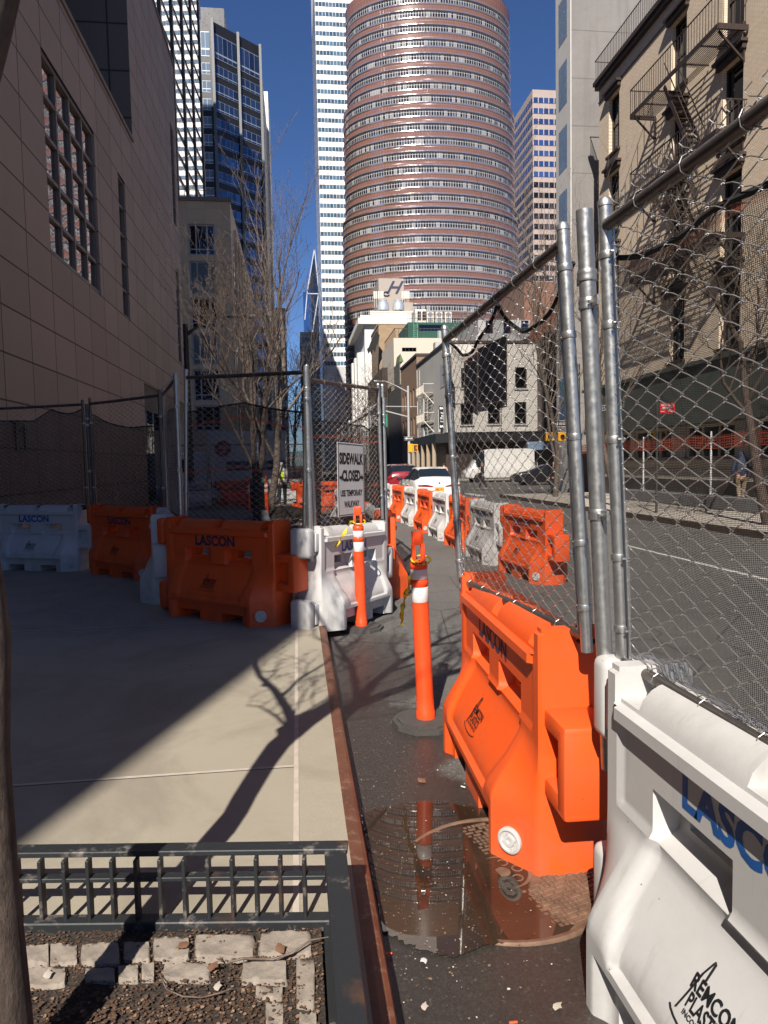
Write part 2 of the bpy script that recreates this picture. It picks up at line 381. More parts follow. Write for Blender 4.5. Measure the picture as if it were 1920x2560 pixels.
b.box(9.95, 15.2, -30, 34, -.01, .15); b.box(9.95, 160, 66, 70.3, -.01, .15); b.box(9.95, 15.2, 70.3, 420, -.01, .15)
tag(b.build('sidewalk', m_brick('far_walk', (.33, .29, .24), (.36, .32, .27), (.2, .17, .14), 0, 1.5, 1.5)), kind='structure')
b = MB(); b.box(9.86, 9.948, -30, 34, -.01, .155); b.box(9.86, 9.948, 66, 420, -.01, .155)
tag(b.build('kerb', mat('dark_kerb', (.07, .045, .035), .6, ns=3, na=.3)), kind='structure')
sheet('lane_marking', [(6.6, 6.71, 3, 14), (6.6, 6.71, 17, 27), (6.6, 6.71, 29, 33)], .004, mat('worn_line_paint', (.48, .46, .43), .7, ns=8, na=.3))
bb = MB()
for k in range(9): bb.quad((.8+k*1.05, 35.5, .004), (1.3+k*1.05, 35.5, .004), (1.3+k*1.05, 39, .004), (.8+k*1.05, 39, .004))
tag(bb.build('crosswalk_marking', bpy.data.materials['worn_line_paint']), kind='structure')
# torn-up sidewalk inside the site
b = MB(); n = 46
def site_z(x, y):
    return .165+.10*max(0, sin(x*1.7+y*.8)*cos(y*1.1-x))+.05*sin(x*5.1)*sin(y*4.3)*(.5+.5*sin(y))
ids = {}
for j in range(n+1):
    for i in range(15): 
        x = -5.3+i*.38; y = 12.5+j*.40
        ids[i, j] = b.vert((x, y, max(.156, site_z(x, y)+rnd.uniform(-.015, .02))))
for j in range(n):
    for i in range(14): b.face((ids[i, j], ids[i+1, j], ids[i+1, j+1], ids[i, j+1]))
tag(b.build('excavated_ground', mat('site_dirt', (.13, .105, .085), .95, ns=2, na=.45, bump=.8, bs=20, bd=.03), smooth=80), kind='structure')
# pit soil
b = MB(); ids = {}
for j in range(25):
    for i in range(19):
        x = PITX+i*.1; y = .2+j*(PITY+.13*max(0, -x)-.2)/24
        ids[i, j] = b.vert((min(x, .04), y, .134+rnd.uniform(-.006, .008)+.008*sin(x*7)*sin(y*6)))
for j in range(24):
    for i in range(18): b.face((ids[i, j], ids[i+1, j], ids[i+1, j+1], ids[i, j+1]))
tag(b.build('tree_pit_soil', A['soil'], smooth=80), kind='structure')
# puddle over the manhole
MHX, MHY, MHR = .83, 2.86, .46
b = MB()
pz = [(60, 385), (150, 330), (250, 318), (330, 300), (420, 290), (560, 285), (700, 300), (830, 330), (950, 430), (1010, 590), (1110, 640), (1170, 720), (1190, 830), (1180, 900), (1290, 1010), (1380, 1075), (1480, 1130),
      (1400, 1190), (1250, 1215), (1100, 1225), (980, 1240), (870, 1262), (780, 1300), (700, 1330), (600, 1325), (540, 1300), (470, 1292), (420, 1262), (350, 1240), (310, 1205), (250, 1180), (215, 1150), (160, 900), (120, 720), (80, 500)]
pp = []
for i, (x, y) in enumerate(pz):
    g0 = G(880+x/2.676, 1900+y/2.676); x2, y2 = pz[(i+1) % len(pz)]; g1 = G(880+x2/2.676, 1900+y2/2.676)
    for k in range(4):
        q = g0.lerp(g1, k/4); wv = 0 if q.x < .275 else rnd.uniform(-.008, .008)
        pp.append((max(.2525, q.x+wv), q.y+wv))
vi = [b.vert((x, y, .0095)) for x, y in pp]; b.face(vi[::-1])
o = tag(b.build('puddle', A['puddle']), kind='structure')
if o.data.polygons[0].normal.z < 0: o.data.flip_normals()
# ------------------------------------------------------------------ water-filled barriers
def ss(a, b, t):
    t = max(0, min(1, (t-a)/(b-a))); return t*t*(3-2*t)
HL = .80
def half(x, z):
    s = abs(x)
    yb = .30 if s < .60 else max(.14, .30-(s-.60)*.8)
    w_ = 1-ss(.27, .58, z)*1.0
    lin = max(0, min(1, (.56-z)/.28)); w_ = .35*w_+.65*lin
    y = .14+(yb-.14)*w_
    inner = 1-ss(.47, .53, s+max(0, (.42-z))*.35)
    if z < .62:                                   # recessed slope panel, lip and foot
        k = inner*ss(.235, .25, z)*(1-ss(.56, .60, z)); y -= .028*k
        y -= .045*(1-ss(.50, .56, s))*(1-ss(.195, .205, z))*ss(.0, .01, z+.01)
    else:                                        # upper panel
        k = (1-ss(.70, .72, s)); y -= .012*k*(1-ss(.89, .90, z))
        y += .021*k*ss(.893, .905, z)*(1-ss(.945, .95, z))
    a = ss(.10, .125, s)*(1-ss(.475, .50, s)); c = ss(.60-.03, .655, z)*(1-ss(.745, .755, z))
    y -= .075*a*c
    if z > .945 and s < .735:
        t = (z-.95)/.105; y = .125*sqrt(max(0.02, 1-t*t)) if z > .952 else .15
    if z > 1.05: y -= .015
    return y
def ztop(x):
    s = abs(x)
    if s > .735: return 1.07
    if s < .055 or s > .60: return .966
    return 1.052
def barrier_body():
    xs = sorted(set([round(-HL+i*.025, 4) for i in range(65)]+[s*q for q in (.055, .06, .10, .125, .215, .42, .475, .50, .56, .60, .605, .70, .72, .735, .745, .16, .46, .79) for s in (1, -1)]))
    zs = sorted(set([0, .008, .10, .195, .205, .22, .235, .25, .268, .6, .62, .64, .66, .735, .745, .755, .89, .905, .945, .95, .953, .966, 1.0, 1.03, 1.045, 1.052, 1.062, 1.07]+[round(.02+i*.025, 3) for i in range(38)]))
    xs = [x for i, x in enumerate(xs) if i == 0 or x-xs[i-1] > .003]; zs = [z for i, z in enumerate(zs) if i == 0 or z-zs[i-1] > .003]
    nx, nz = len(xs), len(zs)
    def act(i, k):
        if i < 0 or k < 0 or i >= nx-1 or k >= nz-1: return False
        x = (xs[i]+xs[i+1])/2; z = (zs[k]+zs[k+1])/2; s = abs(x)
        if z > ztop(x): return False
        if z < .10 and .16 < s < .46: return False
        if .66 < z < .735 and (.215 < s < .42): return False
        return True
    b = MB(); ids = {}
    def vid(i, k, sd):
        if (i, k, sd) not in ids:
            y = half(xs[i], zs[k]); x = xs[i]; z = zs[k]
            if abs(x) > .79: y -= .012; 
            ids[i, k, sd] = b.vert((x, -y*sd, z))
        return ids[i, k, sd]
    for i in range(nx-1):
        for k in range(nz-1):
            if not act(i, k): continue
            f = lambda sd: [vid(i, k, sd), vid(i+1, k, sd), vid(i+1, k+1, sd), vid(i, k+1, sd)]
            b.face(f(1)); b.face(f(-1)[::-1])
            for di, dk, (p, q) in ((-1, 0, ((i, k), (i, k+1))), (1, 0, ((i+1, k+1), (i+1, k))), (0, -1, ((i+1, k), (i, k))), (0, 1, ((i, k+1), (i+1, k+1)))):
                if not act(i+di, k+dk): b.face([vid(*p, 1), vid(*q, 1), vid(*q, -1), vid(*p, -1)])
    # connector lugs
    for z0, z1 in ((.355, .44), (.65, .735)): b.rbox(.77, 1.03, -.115, .115, z0, z1, .018)
    b.rbox(.95, 1.031, -.116, .116, .37, .72, .018); b.rbox(.77, .96, -.05, .05, .42, .67, .01)
    for z0, z1 in ((.75, 1.05), (.015, .335)):
        b.rbox(-.99, -.87, -.115, .115, z0, z1, .035, 3); b.rbox(-.90, -.77, -.085, .085, z0+.02, z1-.03, .02)
        b.rbox(-.86, -.77, -.12, .12, z0+.06, z1-.05, .015)
    return b
BB = barrier_body()
def lascon(m):
    b = MB(); b.M = Matrix()
    b.text('LASCON', .145, frame((-.04, -.1290, .828), (1, 0, 0), (0, 0, 1)), .006, sx=1.05)
    return b
def maker_mark():
    """small mould mark: sail outline and three lines of lettering, on the sloping panel"""
    b = MB(); yc, zc = -half(0, .39)-.008, .39
    y1 = -half(0, .32)-.008; up_ = Vector((0, yc-y1, .07)).normalized()
    F = frame((-.06, yc, zc), (1, 0, 0), up_) @ Matrix.Diagonal((.92, .92, 1, 1))
    b.text('REMCON', .062, F @ Matrix.Translation((.01, .035, 0)), .001, sx=.8)
    b.text('PLASTICS', .062, F @ Matrix.Translation((.01, -.015, 0)), .001, sx=.68)
    b.text('INCORPORATED', .022, F @ Matrix.Translation((.01, -.05, 0)), .0003, sx=1.0)
    b.M = F
    pts = [(-.10, -.06, 0), (-.085, .0, 0), (-.07, .07, 0), (-.05, .12, 0), (-.045, .115, 0), (-.05, .06, 0)]
    b.tube(pts, .0022, 4)
    el = [(.0+.125*cos(t*.3+.6), -.062+.03*sin(t*.3+.6)-.15*(.0), 0) for t in range(9, 19)]; b.tube(el, .002, 4)
    return b
proto = {}
def make_barrier(kind):
    """parts: body (moulding with its lugs), LASCON lettering, maker mark, drain plug, filler cap"""
    t = thing('traffic_barrier', 'x', 'barrier')
    BB_o = BB.build('body', A[kind], t, smooth=38)
    lascon(0).build('lettering', A['navy' if kind == 'orange' else 'blue'], t)
    maker_mark().build('maker_mark', A['ink'], t)
    p = MB(); F = frame((.690, -.238, .115), (.74, .67, 0), (0, 0, 1)); p.M = F
    prf = [(.058, -.01), (.058, .006), (.050, .010), (.044, .004), (.030, .004), (.026, .012), (.0, .012)]
    p.lathe([(.058, -.01), (.058, .007), (.052, .011), (.045, .011), (.044, .003), (.027, .003), (.025, .010), (.012, .010), (.011, .004), (.001, .004)], 28)
    for k in range(4): a = k*pi/2+.3; p.box(.032*cos(a)-.005, .032*cos(a)+.005, .032*sin(a)-.005, .032*sin(a)+.005, .002, .008)
    p.build('drain_plug', A['white'], t, smooth=40)
    c = MB(); c.lathe([(.032, .955), (.032, .985), (.026, .99), (.02, .985), (.001, .985)], 20); c.build('filler_cap', A['rubber' if kind == 'white' else 'black'], t, smooth=40)
    return t
used = set()
def place_barrier(kind, x, y, z, ang, label, group='water filled barriers closing off the works', tilt=0):
    if kind not in proto: proto[kind] = make_barrier(kind)
    t = proto[kind] if kind not in used else copy_tree(proto[kind])
    used.add(kind); t.location = (x, y, z); t.rotation_euler = (0, tilt, ang); t['label'] = label; t['group'] = group
    return t
def between(kind, p, q, z, label, **k):
    """barrier between two pins; p is on its left as seen from its lettered side"""
    return place_barrier(kind, (p[0]+q[0])/2, (p[1]+q[1])/2, z, atan2(q[1]-p[1], q[0]-p[0]), label, **k)
# joints ---- right-hand run beside the walkway (lettered side towards the walkway)
R0, R1, R2 = (1.20, .52), (1.185, 2.50), (1.115, 4.60)
between('white', R1, R0, 0, 'big white barrier at the lower right edge, nearest to the viewer, with blue stencilled letters')
place_barrier('orange', 1.135, 3.60, 0, radians(-91.5), 'large orange barrier beside the puddle, under the see-through chain link panel, with dark stencilled letters')
# row out in the roadway
RR = [(3.62, 9.45), (3.42, 11.45), (3.40, 13.45), (3.42, 15.4), (3.42, 17.35), (3.38, 19.3), (3.30, 21.25), (3.20, 23.2), (3.08, 25.15), (2.92, 27.1)]
rl = ['orange barrier ending the road row, seen through the netting, end lug facing the viewer', 'white barrier behind the netting, next beyond the orange end barrier of the road row',
      'orange barrier of the road row half hidden by the dark fence end post', 'nearest fully visible white barrier of the road row, beside the dark fence end post',
      'orange barrier of the road row in front of the rear wheel of the white sedan', 'white barrier between two orange ones under the licence plate of the white sedan',
      'orange barrier of the road row beside the left door of the white sedan', 'white barrier at the far end of the road row near the red car',
      'orange barrier last in the road row, mostly hidden by the site fence']
for i in range(9): between('white' if i % 2 else 'orange', RR[i+1], RR[i], 0, rl[i], group='row of barriers standing in the roadway')
# left-hand run along the site
P0, P1, P2, P3, P4, P5 = (1.09, 8.92), (.12, 7.18), (-1.36, 8.52), (-1.86, 10.45), (-3.28, 11.85), (-5.1, 12.62)
P1b, P2b = (.0, 7.10), (-1.56, 8.40)
between('white', (-.045, 6.97), (1.04, 8.72), .05, 'white barrier under the sidewalk closed sign, half on the kerb', tilt=.045)
between('orange', P2b, P1b, .15, 'orange barrier on the sidewalk with one end in shade and one end in sunlight')
between('white', P3, P2b, .15, 'white barrier seen end-on between the two shaded orange barriers')
between('orange', P4, P3, .15, 'orange barrier entirely in shade under the two dark fence posts')
between('white', P5, P4, .15, 'white barrier in deep shade beside the stone wall, behind the tree trunk')
Q = [(1.09, 8.92), (1.30, 10.9), (1.34, 12.9), (1.3, 14.9), (1.25, 16.9), (1.2, 18.9), (1.2, 20.9)]
between('orange', Q[1], Q[0], .0, 'orange barrier behind the right end of the white barrier under the sign', group='barriers along the road side of the site')
for i in range(1, 6): between('white' if i % 2 else 'orange', Q[i+1], Q[i], .0, ['', 'white barrier behind the netting left of the dark corner post, nearest of the side run', 'second barrier of the side run behind the netting, orange', 'third barrier of the side run behind the netting, white', 'fourth barrier of the side run behind the netting, orange', 'white barrier last in the side run behind the netting'][i], group='barriers along the road side of the site')
BK = [(-5.3, 29.2), (-3.3, 29.6), (-1.35, 30.0), (.55, 30.3), (1.2, 28.6)]
lb = ['shaded white barrier at the back of the site in front of the box truck', 'orange barrier in shade at the back of the site behind the tree trunks', 'sunlit white barrier at the back of the site right of the worker', ]
for i in range(3): between(('white', 'orange', 'white')[i], BK[i], BK[i+1], .15, lb[i], group='barriers at the back of the site')
place_barrier('orange', .75, 24.5, .15, radians(8), 'sunlit orange barrier standing behind the lumber post and the striped board', group='barriers at the back of the site')

# ------------------------------------------------------------------ chain link panels
def zig(b, x0, x1, z0, z1, pitch, r, n, amp=.004, yoff=0, wav=0, barb=True):
    nw = int((x1-x0)/pitch*1.0); h = pitch*.5
    for k in range(nw):
        xb = x0+pitch*(k+.5); pts = []; z = z0; j = 0; jx = rnd.uniform(-.002, .002)
        while z <= z1:
            sgn = -1 if (j+k) % 2 else 1
            xx = xb+sgn*pitch*.52+jx; yy = yoff+wav*sin(xx*3.1+z*2.2)+wav*.6*sin(z*5+xx)
            # hooked bend: a short return at every turn
            pts.append((xx-sgn*.004, yy-amp*sgn, z-.004)); pts.append((xx, yy+amp*sgn, z+.003))
            # gentle bow between bends
            pts.append((xb+sgn*pitch*.06, yy-amp*.3*sgn, z+h*.47+.004))
            z += h; j += 1
        if barb:
            p = Vector(pts[-1]); pts.append(p+Vector((-.012, -.006, .016))); pts.append(p+Vector((.006, .002, .03)))
        b.tube(pts, r, n, False)
def fence_panel(name, a, c, z0, h, label, pitch=.069, wr=.0017, wn=4, post_r=.024, pm='galv', rail_m='galvd', nethooks=None, netm='net', netdrop=0, ties=True, group='chain link fence panels on top of the barriers', yside=1, near=False, netbot=.0, bow=.03, lean=0, rise=0):
    L = hypot(c[0]-a[0], c[1]-a[1]); ang = atan2(c[1]-a[1], c[0]-a[0])
    t = thing(name, label, 'fence panel', (a[0], a[1], z0), ang, group)
    x0, x1 = .085, L-.085; t.rotation_euler = (lean, rise, ang)
    for x, dz in ((x0, .02), (x1, .0)):
        p = MB(); p.tube([(x, 0, -.06 if near else -.05), (x+.002, 0, h*.5), (x, 0, h+.05+dz)], post_r, 16 if near else 10); p.lathe([(post_r*1.1, h+.045+dz), (post_r*1.12, h+.06+dz), (post_r*.7, h+.075+dz), (.001, h+.078+dz)], 14, cx=x)
        po = p.build('post', A[pm], t, smooth=40)
        for q in ((.12, .38, .8, 1.2, h-.1) if near else (.3, h-.3)):
            cl = MB(); cl.M = Matrix.Translation((x, 0, 0)); s = 1 if x < L/2 else -1
            cl.lathe([(post_r*1.16, q-.013), (post_r*1.2, q-.01), (post_r*1.2, q+.01), (post_r*1.16, q+.013)], 14)
            cl.box(*sorted((s*post_r*1.05, s*(post_r*1.2+.035))), -.004, .004, q-.010, q+.010)
            cl.tube([(s*(post_r*1.2+.024), -.014, q), (s*(post_r*1.2+.024), .014, q)], .005, 6)
            cl.build('tension_band', A['galv'], po, smooth=40)
    if near:
        for s, x in ((1, x0+.062), (-1, x1-.062)):
            q = MB(); q.box(x-.004, x+.004, -.006, .0, .01, h-.01); q.build('tension_bar', A['galv'], t)
    for nm, z in (('top_rail', h), ('bottom_rail', .0)):
        r_ = MB(); r_.tube([(x0+.02, 0, z), (L*.4, .0, z-.004), (x1-.02, 0, z)], post_r*(.92 if z else .84), 16 if near else 10); r_.build(nm, A[rail_m if z else 'galvd'], t, smooth=40)
    w_ = MB(); zig(w_, x0+.055, x1-.055, -.02, h+.03, pitch, wr, wn, yoff=-.006*yside, wav=.008 if near else .012)
    w_.build('chain_link', A['wire'], t)
    if ties:
        for nm, z, rr in (('rail_tie', h, post_r*1.12), ('rail_tie', 0, post_r*1.08)):
            m_ = 6 if near else 4
            for k in range(m_):
                x = x0+.12+(x1-x0-.24)*(k+.5)/m_; q = MB()
                q.tube([(x+.004*sin(i), rr*1.05*cos(i*.7+1), z+rr*1.05*sin(i*.7+1)) for i in range(9)]+[(x+.012, -.012, z+(-.045 if z else .045))], .0018, 5); q.build(nm, A['wire'], t)
    if nethooks:
        # top hem hangs in curves between hooks [(x fraction, z fraction)]; sag between
        def top(u):
            for (u0, f0, sg), (u1, f1, _) in zip(nethooks, nethooks[1:]):
                if u <= u1+1e-6:
                    k = (u-u0)/(u1-u0); return (f0+(f1-f0)*k-sg*4*k*(1-k))*h
            return nethooks[-1][1]*h
        nb = MB(); NX, NZ = 64, 26; ids = {}
        for i in range(NX+1):
            u = i/NX; tp = top(u)
            bt = netbot+(-.03 if not near else -.02)-abs(.035*sin(u*9.4))
            for j in range(NZ+1):
                v = j/NZ; x = x0+(x1-x0)*u; z = bt+(tp-bt)*v
                y = yside*(.028+bow*sin(pi*u)*sin(pi*v)+.012*sin(u*13+v*7)+.008*sin(u*31))
                ids[i, j] = nb.vert((x, y, z))
        for i in range(NX):
            for j in range(NZ):
                q = [(i, j), (i+1, j), (i+1, j+1), (i, j+1)]
                nb.face([ids[k] for k in q], [(x0+(x1-x0)*a_/NX+.02*sin(b_*.5), nb.v[ids[a_, b_]].z-(0 if netm == 'net' else top(a_/NX)-.74*h)+.010*sin(a_*.4)) for a_, b_ in q])
        nb.build('debris_netting', A[netm], t, smooth=80)
        hb = MB(); hb.tube([nb.v[ids[i, NZ]] for i in range(NX+1)], .010 if near else .010, 5); hb.build('net_hem', A['hem'], t); hb = MB(); hb.tube([nb.v[ids[i, 0]] for i in range(NX+1)], .012 if near else .016, 5)
        hb.build('net_hem', A['hem'], t)
    return t
FH = 1.62
fence_panel('chain_link_fence', (1.045, 4.62), (1.135, 2.60), 1.0, 1.56, 'chain link panel over the large orange barrier, netting hung in two loops', near=True, yside=1, rail_m='galvd', wr=.0017, lean=.045, rise=-.032,
            netm='netn', nethooks=[(0, .985, .10), (.50, 1.0, .13), (1, .95, 0)], bow=.02)
fence_panel('chain_link_fence', (1.155, 2.50), (1.185, .52), 1.04, 1.54, 'nearest chain link panel over the white barrier, filling the right edge', near=True, yside=1, rail_m='galvd', wr=.0019, wn=5, lean=.045,
            netm='netn', nethooks=[(0, .93, .02), (.3, .90, .0), (1, .88, 0)], bow=.02)
nk = [(0, .80, 0), (.5, .84, .02), (1, .80, 0)]
fence_panel('chain_link_fence', P1, P0, 1.0, FH, 'chain link panel carrying the sidewalk closed sign', rise=-.035, netm='netl', nethooks=[(0, .75, 0), (.35, .745, .0), (.75, .72, .02), (1, .705, 0)], post_r=.024, wr=.0022)
fence_panel('chain_link_fence', P2, P1, 1.18, FH, 'chain link panel over the half shaded orange barrier, in front of the tree', rise=.055, netm='netl', nethooks=[(0, .76, 0), (.50, .82, .01), (1, .755, 0)], pm='galv', wr=.0022)
fence_panel('chain_link_fence', P3, P2, 1.18, FH, 'chain link panel seen nearly edge-on behind the half shaded orange barrier', netm='netl', nethooks=nk, wr=.0022)
fence_panel('chain_link_fence', P4, P3, 1.18, FH, 'shaded chain link panel with netting sagging from the upper left post', netm='net', pm='galvd', nethooks=[(0, .90, .03), (.6, .74, .0), (1, .74, 0)], wr=.0024)  # darker steel puts the shade into these posts
fence_panel('chain_link_fence', P5, P4, 1.18, FH, 'leftmost shaded chain link panel in front of the stone wall, netting hooked up midway', netm='net', pm='galvd', nethooks=[(0, .88, .0), (.45, .86, .0), (.66, .97, .05), (1, .97, 0)], wr=.0024)  # posts toned dark for the shade they stand in
for i in range(0, 6):
    fence_panel('chain_link_fence', Q[i+1], Q[i], 1.08, FH, ['first chain link panel going back from the corner post by the sign', 'second chain link panel going back from the corner post by the sign', 'third chain link panel going back along the site', 'fourth chain link panel going back along the site', 'fifth chain link panel going back along the site', 'sixth and last chain link panel going back along the site'][i],
                netm='netl', nethooks=nk, ties=False, pitch=.09, wn=3, wr=.0024, group='chain link panels along the road side of the site', yside=-1)
for i, (p, q) in enumerate((((-5.2, 27.6), (-3.3, 27.7)), ((-3.3, 27.7), (-1.4, 27.9)), ((-.5, 28.4), (1.1, 28.7)))):
    fence_panel('chain_link_fence', p, q, .9, 1.7, ['chain link panel in front of the box truck cab end', 'chain link panel in front of the box truck lettering', 'sunlit chain link panel at the back of the site right of the worker'][i], netm='netl', nethooks=nk if i == 2 else None, ties=False, pitch=.10, wn=3, wr=.003, group='chain link panels at the back of the site')
# pin posts through the barrier joints
def pin_post(x, y, z0, z1, label, r=.030, lean=(0, 0), m='galv'):
    t = thing('fence_post', label, 'fence post', (x, y, 0), 0, 'upright steel posts pinning barriers together')
    b = MB(); b.tube([(0, 0, z0), (lean[0], lean[1], z1)], r, 20); b.build('tube', A[m], t, smooth=40)
    for z in (z0+(z1-z0)*.47, z1-.23, z1-.33):
        c = MB(); k = (z-z0)/(z1-z0); c.M = Matrix.Translation((lean[0]*k, lean[1]*k, 0)); s = 1 if z == z1-.23 else -1
        c.lathe([(r*1.13, z-.02), (r*1.2, z-.012), (r*1.13, z-.004), (r*1.2, z+.004), (r*1.2, z+.012), (r*1.13, z+.02)], 16)
        c.box(-.005, .005, *sorted((0, s*.085)), z-.017, z+.017); c.tube([(-.02, s*.045, z), (.02, s*.045, z)], .006, 6)
        c.build('clamp', A['galv'], t, smooth=40)
    return t
pin_post(1.145, 2.50, .6, 2.66, 'thick middle post of the cluster of three between the orange and the nearest white barrier', lean=(-.10, 0))
pin_post(.115, 7.15, .8, 2.75, 'tall bright post between the half shaded orange barrier and the white one under the sign', lean=(.0, .0))
pin_post(-1.36, 8.50, .8, 2.80, 'post at the left end of the half shaded orange barrier')
pin_post(-3.28, 11.83, .8, 2.80, 'dark double post in deep shade in front of the stone wall', m='galvd')  # shade carried by the darker steel colour
pin_post(1.10, 8.95, .4, 2.60, 'corner post right of the sidewalk closed sign')
# sign
SF = None
sn = thing('sidewalk_closed_sign', 'white sidewalk closed sign with black arrows wired to the fence over the white barrier', 'sign')
u_ = Vector((P0[0]-P1[0], P0[1]-P1[1], 0)).normalized(); nrm = Vector((u_.y, -u_.x, 0))
c0 = Vector((P1[0], P1[1], 0))+u_*.90+nrm*.05+Vector((0, 0, 1.60))
sn.matrix_world = frame(c0, u_, (0, 0, 1)) @ Matrix.Rotation(radians(-1.2), 4, 'Z') @ Matrix.Diagonal((1.16, .88, 1, 1))
b = MB(); b.rbox(-.305, .305, -.46, .46, -.004, .0, .0015); b.build('panel', A['signw'], sn)
b = MB()
for x0_, x1_, y0_, y1_ in ((-.29, .29, .438, .446), (-.29, .29, -.446, -.438), (-.292, -.284, -.446, .446), (.284, .292, -.446, .446)): b.box(x0_, x1_, y0_, y1_, .0005, .0015)
b.build('border', A['ink'], sn)
b = MB(); I = lambda x, y: Matrix.Translation((x, y, .0012))
b.text('SIDEWALK', .185, I(0, .255), .009, sx=.60); b.text('CLOSED', .185, I(0, .04), .009, sx=.60)
b.text('USE TEMPORARY', .105, I(0, -.175), .004, sx=.62); b.text('WALKWAY', .105, I(0, -.315), .004, sx=.62)
b.build('lettering', A['ink'], sn)
for sx_ in (-.225, .235):
    b = MB(); v = [(-.045, -.018), (.005, -.018), (.005, -.05), (.045, 0), (.005, .05), (.005, .018), (-.045, .018)]
    b.face([b.vert((sx_+x, .025+y, .0015)) for x, y in v]); b.build('arrow', A['ink'], sn)
for x, y in ((-.28, .43), (.28, .43), (-.28, -.43), (.28, -.43)):
    b = MB(); b.tube([(x, y, .004), (x, y, -.01), (x+.02, y+.02, -.05)], .002, 5); b.build('tie', A['black'], sn)
# ------------------------------------------------------------------ delineator posts
def delineator(x, y, z, rz, label, tilt=0):
    t = thing('delineator_post', label, 'delineator post', (x, y, z), rz, 'orange delineator posts')
    b = MB(); n = 10; pts = []
    for k in range(n): a = 2*pi*k/n+.2; pts.append((.235*cos(a)+rnd.uniform(-.006, .006), .235*sin(a)+rnd.uniform(-.006, .006)))
    b.prism(pts, 0, .03); b.prism([(p[0]*.86, p[1]*.86) for p in pts], .028, .045); b.build('base', A['rubber'], t, smooth=30)
    b = MB(); T = Matrix.Rotation(tilt, 4, 'Y'); b.M = T
    prof = [(.066, .04), (.066, .09), (.060, .10), (.0585, .2), (.0585, .205), (.057, .50), (.056, .80), (.0555, .955), (.060, .96), (.060, .99), (.056, .995), (.056, 1.07), (.060, 1.075), (.058, 1.11), (.040, 1.125)]
    b.lathe(prof, 28); b.build('tube', A['orange2'], t, smooth=50)
    h = MB(); h.M = T
    for s in (-1, 1): h.rbox(s*.034-.0125, s*.034+.0125, -.012, .012, 1.10, 1.235, .004)
    h.rbox(-.04, .04, -.0125, .0125, 1.225, 1.32, .006); h.build('handle', A['orange2'], t, smooth=30)
    for z0, z1 in ((.845, .945), (1.0, 1.065)):
        q = MB(); q.M = T; q.lathe([(.0568, z0), (.0575, z0+.001), (.0572, z1-.001), (.0565, z1)], 28); q.build('reflective_band', A['refl'], t, smooth=50)
    return t
tr_ = NT('reflective_sheeting'); x_, y_, z_ = tr_.xyz()
cl_ = tr_.mix(tr_.math('LESS_THAN', tr_.voro(150), .25), (.62, .60, .58), (.80, .79, .78)); tr_.bsdf(cl_, .35, 0); A['refl'] = tr_.m
delineator(.825, 4.66, 0, .3, 'nearer orange post standing on a black disc beside the puddle', tilt=-.035)
delineator(.64, 7.50, 0, -.2, 'farther orange post with yellow tape in front of the white barrier under the sign', tilt=-.012)
SP = []
def ribbon(name, pts, wdt, label, txt=None):
    t = MB(); prev = None
    for i, p in enumerate(pts):
        a = i*.75; d = Vector((cos(a), sin(a)*.6, .12)).normalized()*wdt*(.5+.25*sin(i*1.9)); q = (t.vert(Vector(p)-d), t.vert(Vector(p)+d))
        if prev: t.face((prev[0], prev[1], q[1], q[0]))
        prev = q
    o = t.build(name, A['tape2'], smooth=80); tag(o, label, 'caution tape', 'loose ends of yellow caution tape')
tt = NT('caution_tape'); ux = tt.noise(55, 2); tt.bsdf(tt.mix(tt.math('GREATER_THAN', ux, .60), (.70, .50, .02), (.02, .018, .012)), .45); A['tape2'] = tt.m
ribbon('caution_tape', [(.55-.02*i+.006*sin(i*2), 7.40, 1.18-.032*i) for i in range(15)], .03, 'yellow caution tape hanging from the farther orange post')
ribbon('caution_tape', [(.775-.0055*i*(1+.5*sin(i*.2)), 4.60+.012*i, 1.13-.030*i) for i in range(17)], .036, 'yellow caution tape hanging beside the nearer orange post')
for k, (cx, cy, cz, lab) in enumerate(((.64, 7.5, 1.16, 'yellow caution tape knotted on the farther orange post'), (.80, 4.62, 1.13, 'yellow caution tape knotted on the nearer orange post'))):
    b = MB()
    for j in range(1): b.tube([(cx+.066*cos(i*.6+j), cy+.066*sin(i*.6+j), cz+.012*j+.02*sin(i*.6+j*2)) for i in range(12)], .007, 5)
    tag(b.build('caution_tape', A['tape2'], smooth=60), lab, 'caution tape', 'knots of yellow caution tape')
# ------------------------------------------------------------------ manhole cover
mt = thing('manhole_cover', 'rusty round manhole cover half under the puddle', 'manhole cover', (MHX, MHY, .002))
mt.rotation_euler = (0, radians(-1.3), .25)
b = MB(); b.lathe([(MHR-.025, -.004), (MHR-.025, .010), (MHR-.02, .013), (MHR-.006, .013), (MHR, .004), (MHR, -.01)], 72); 
rm = mat('rusted_iron', (.17, .098, .062), .65, .2, ns=14, na=.8, bump=.5, bs=60, bd=.003)
b.build('rim', rm, mt, smooth=40)
b = MB(); b.lathe([(MHR-.026, -.004), (MHR-.027, .001), (.001, .001)], 60)
for j in range(-17, 18):
    for i in range(-10, 11):
        x = (i+(.5 if j % 2 else 0))*.046; y = j*.026; r = hypot(x, y)
        if r > MHR-.05 or r < .145: continue
        lx, ly = (.019, .0095)
        if (i//2+j//3) % 2: lx, ly = (.0095, .011); 
        b.rbox(x-lx, x+lx, y-ly, y+ly, -.001, .0075, .002, 1)
        if lx < .01: b.rbox(x+.013, x+.032, y-ly, y+ly, -.001, .0075, .002, 1)
b.build('plate', rm, mt, smooth=30)
b = MB(); b.lathe([(.125, .001), (.125, .006), (.118, .008), (.108, .006), (.107, .002), (.001, .002)], 40)
b.lathe([(.034, .001), (.034, .008), (.001, .008)], 20)
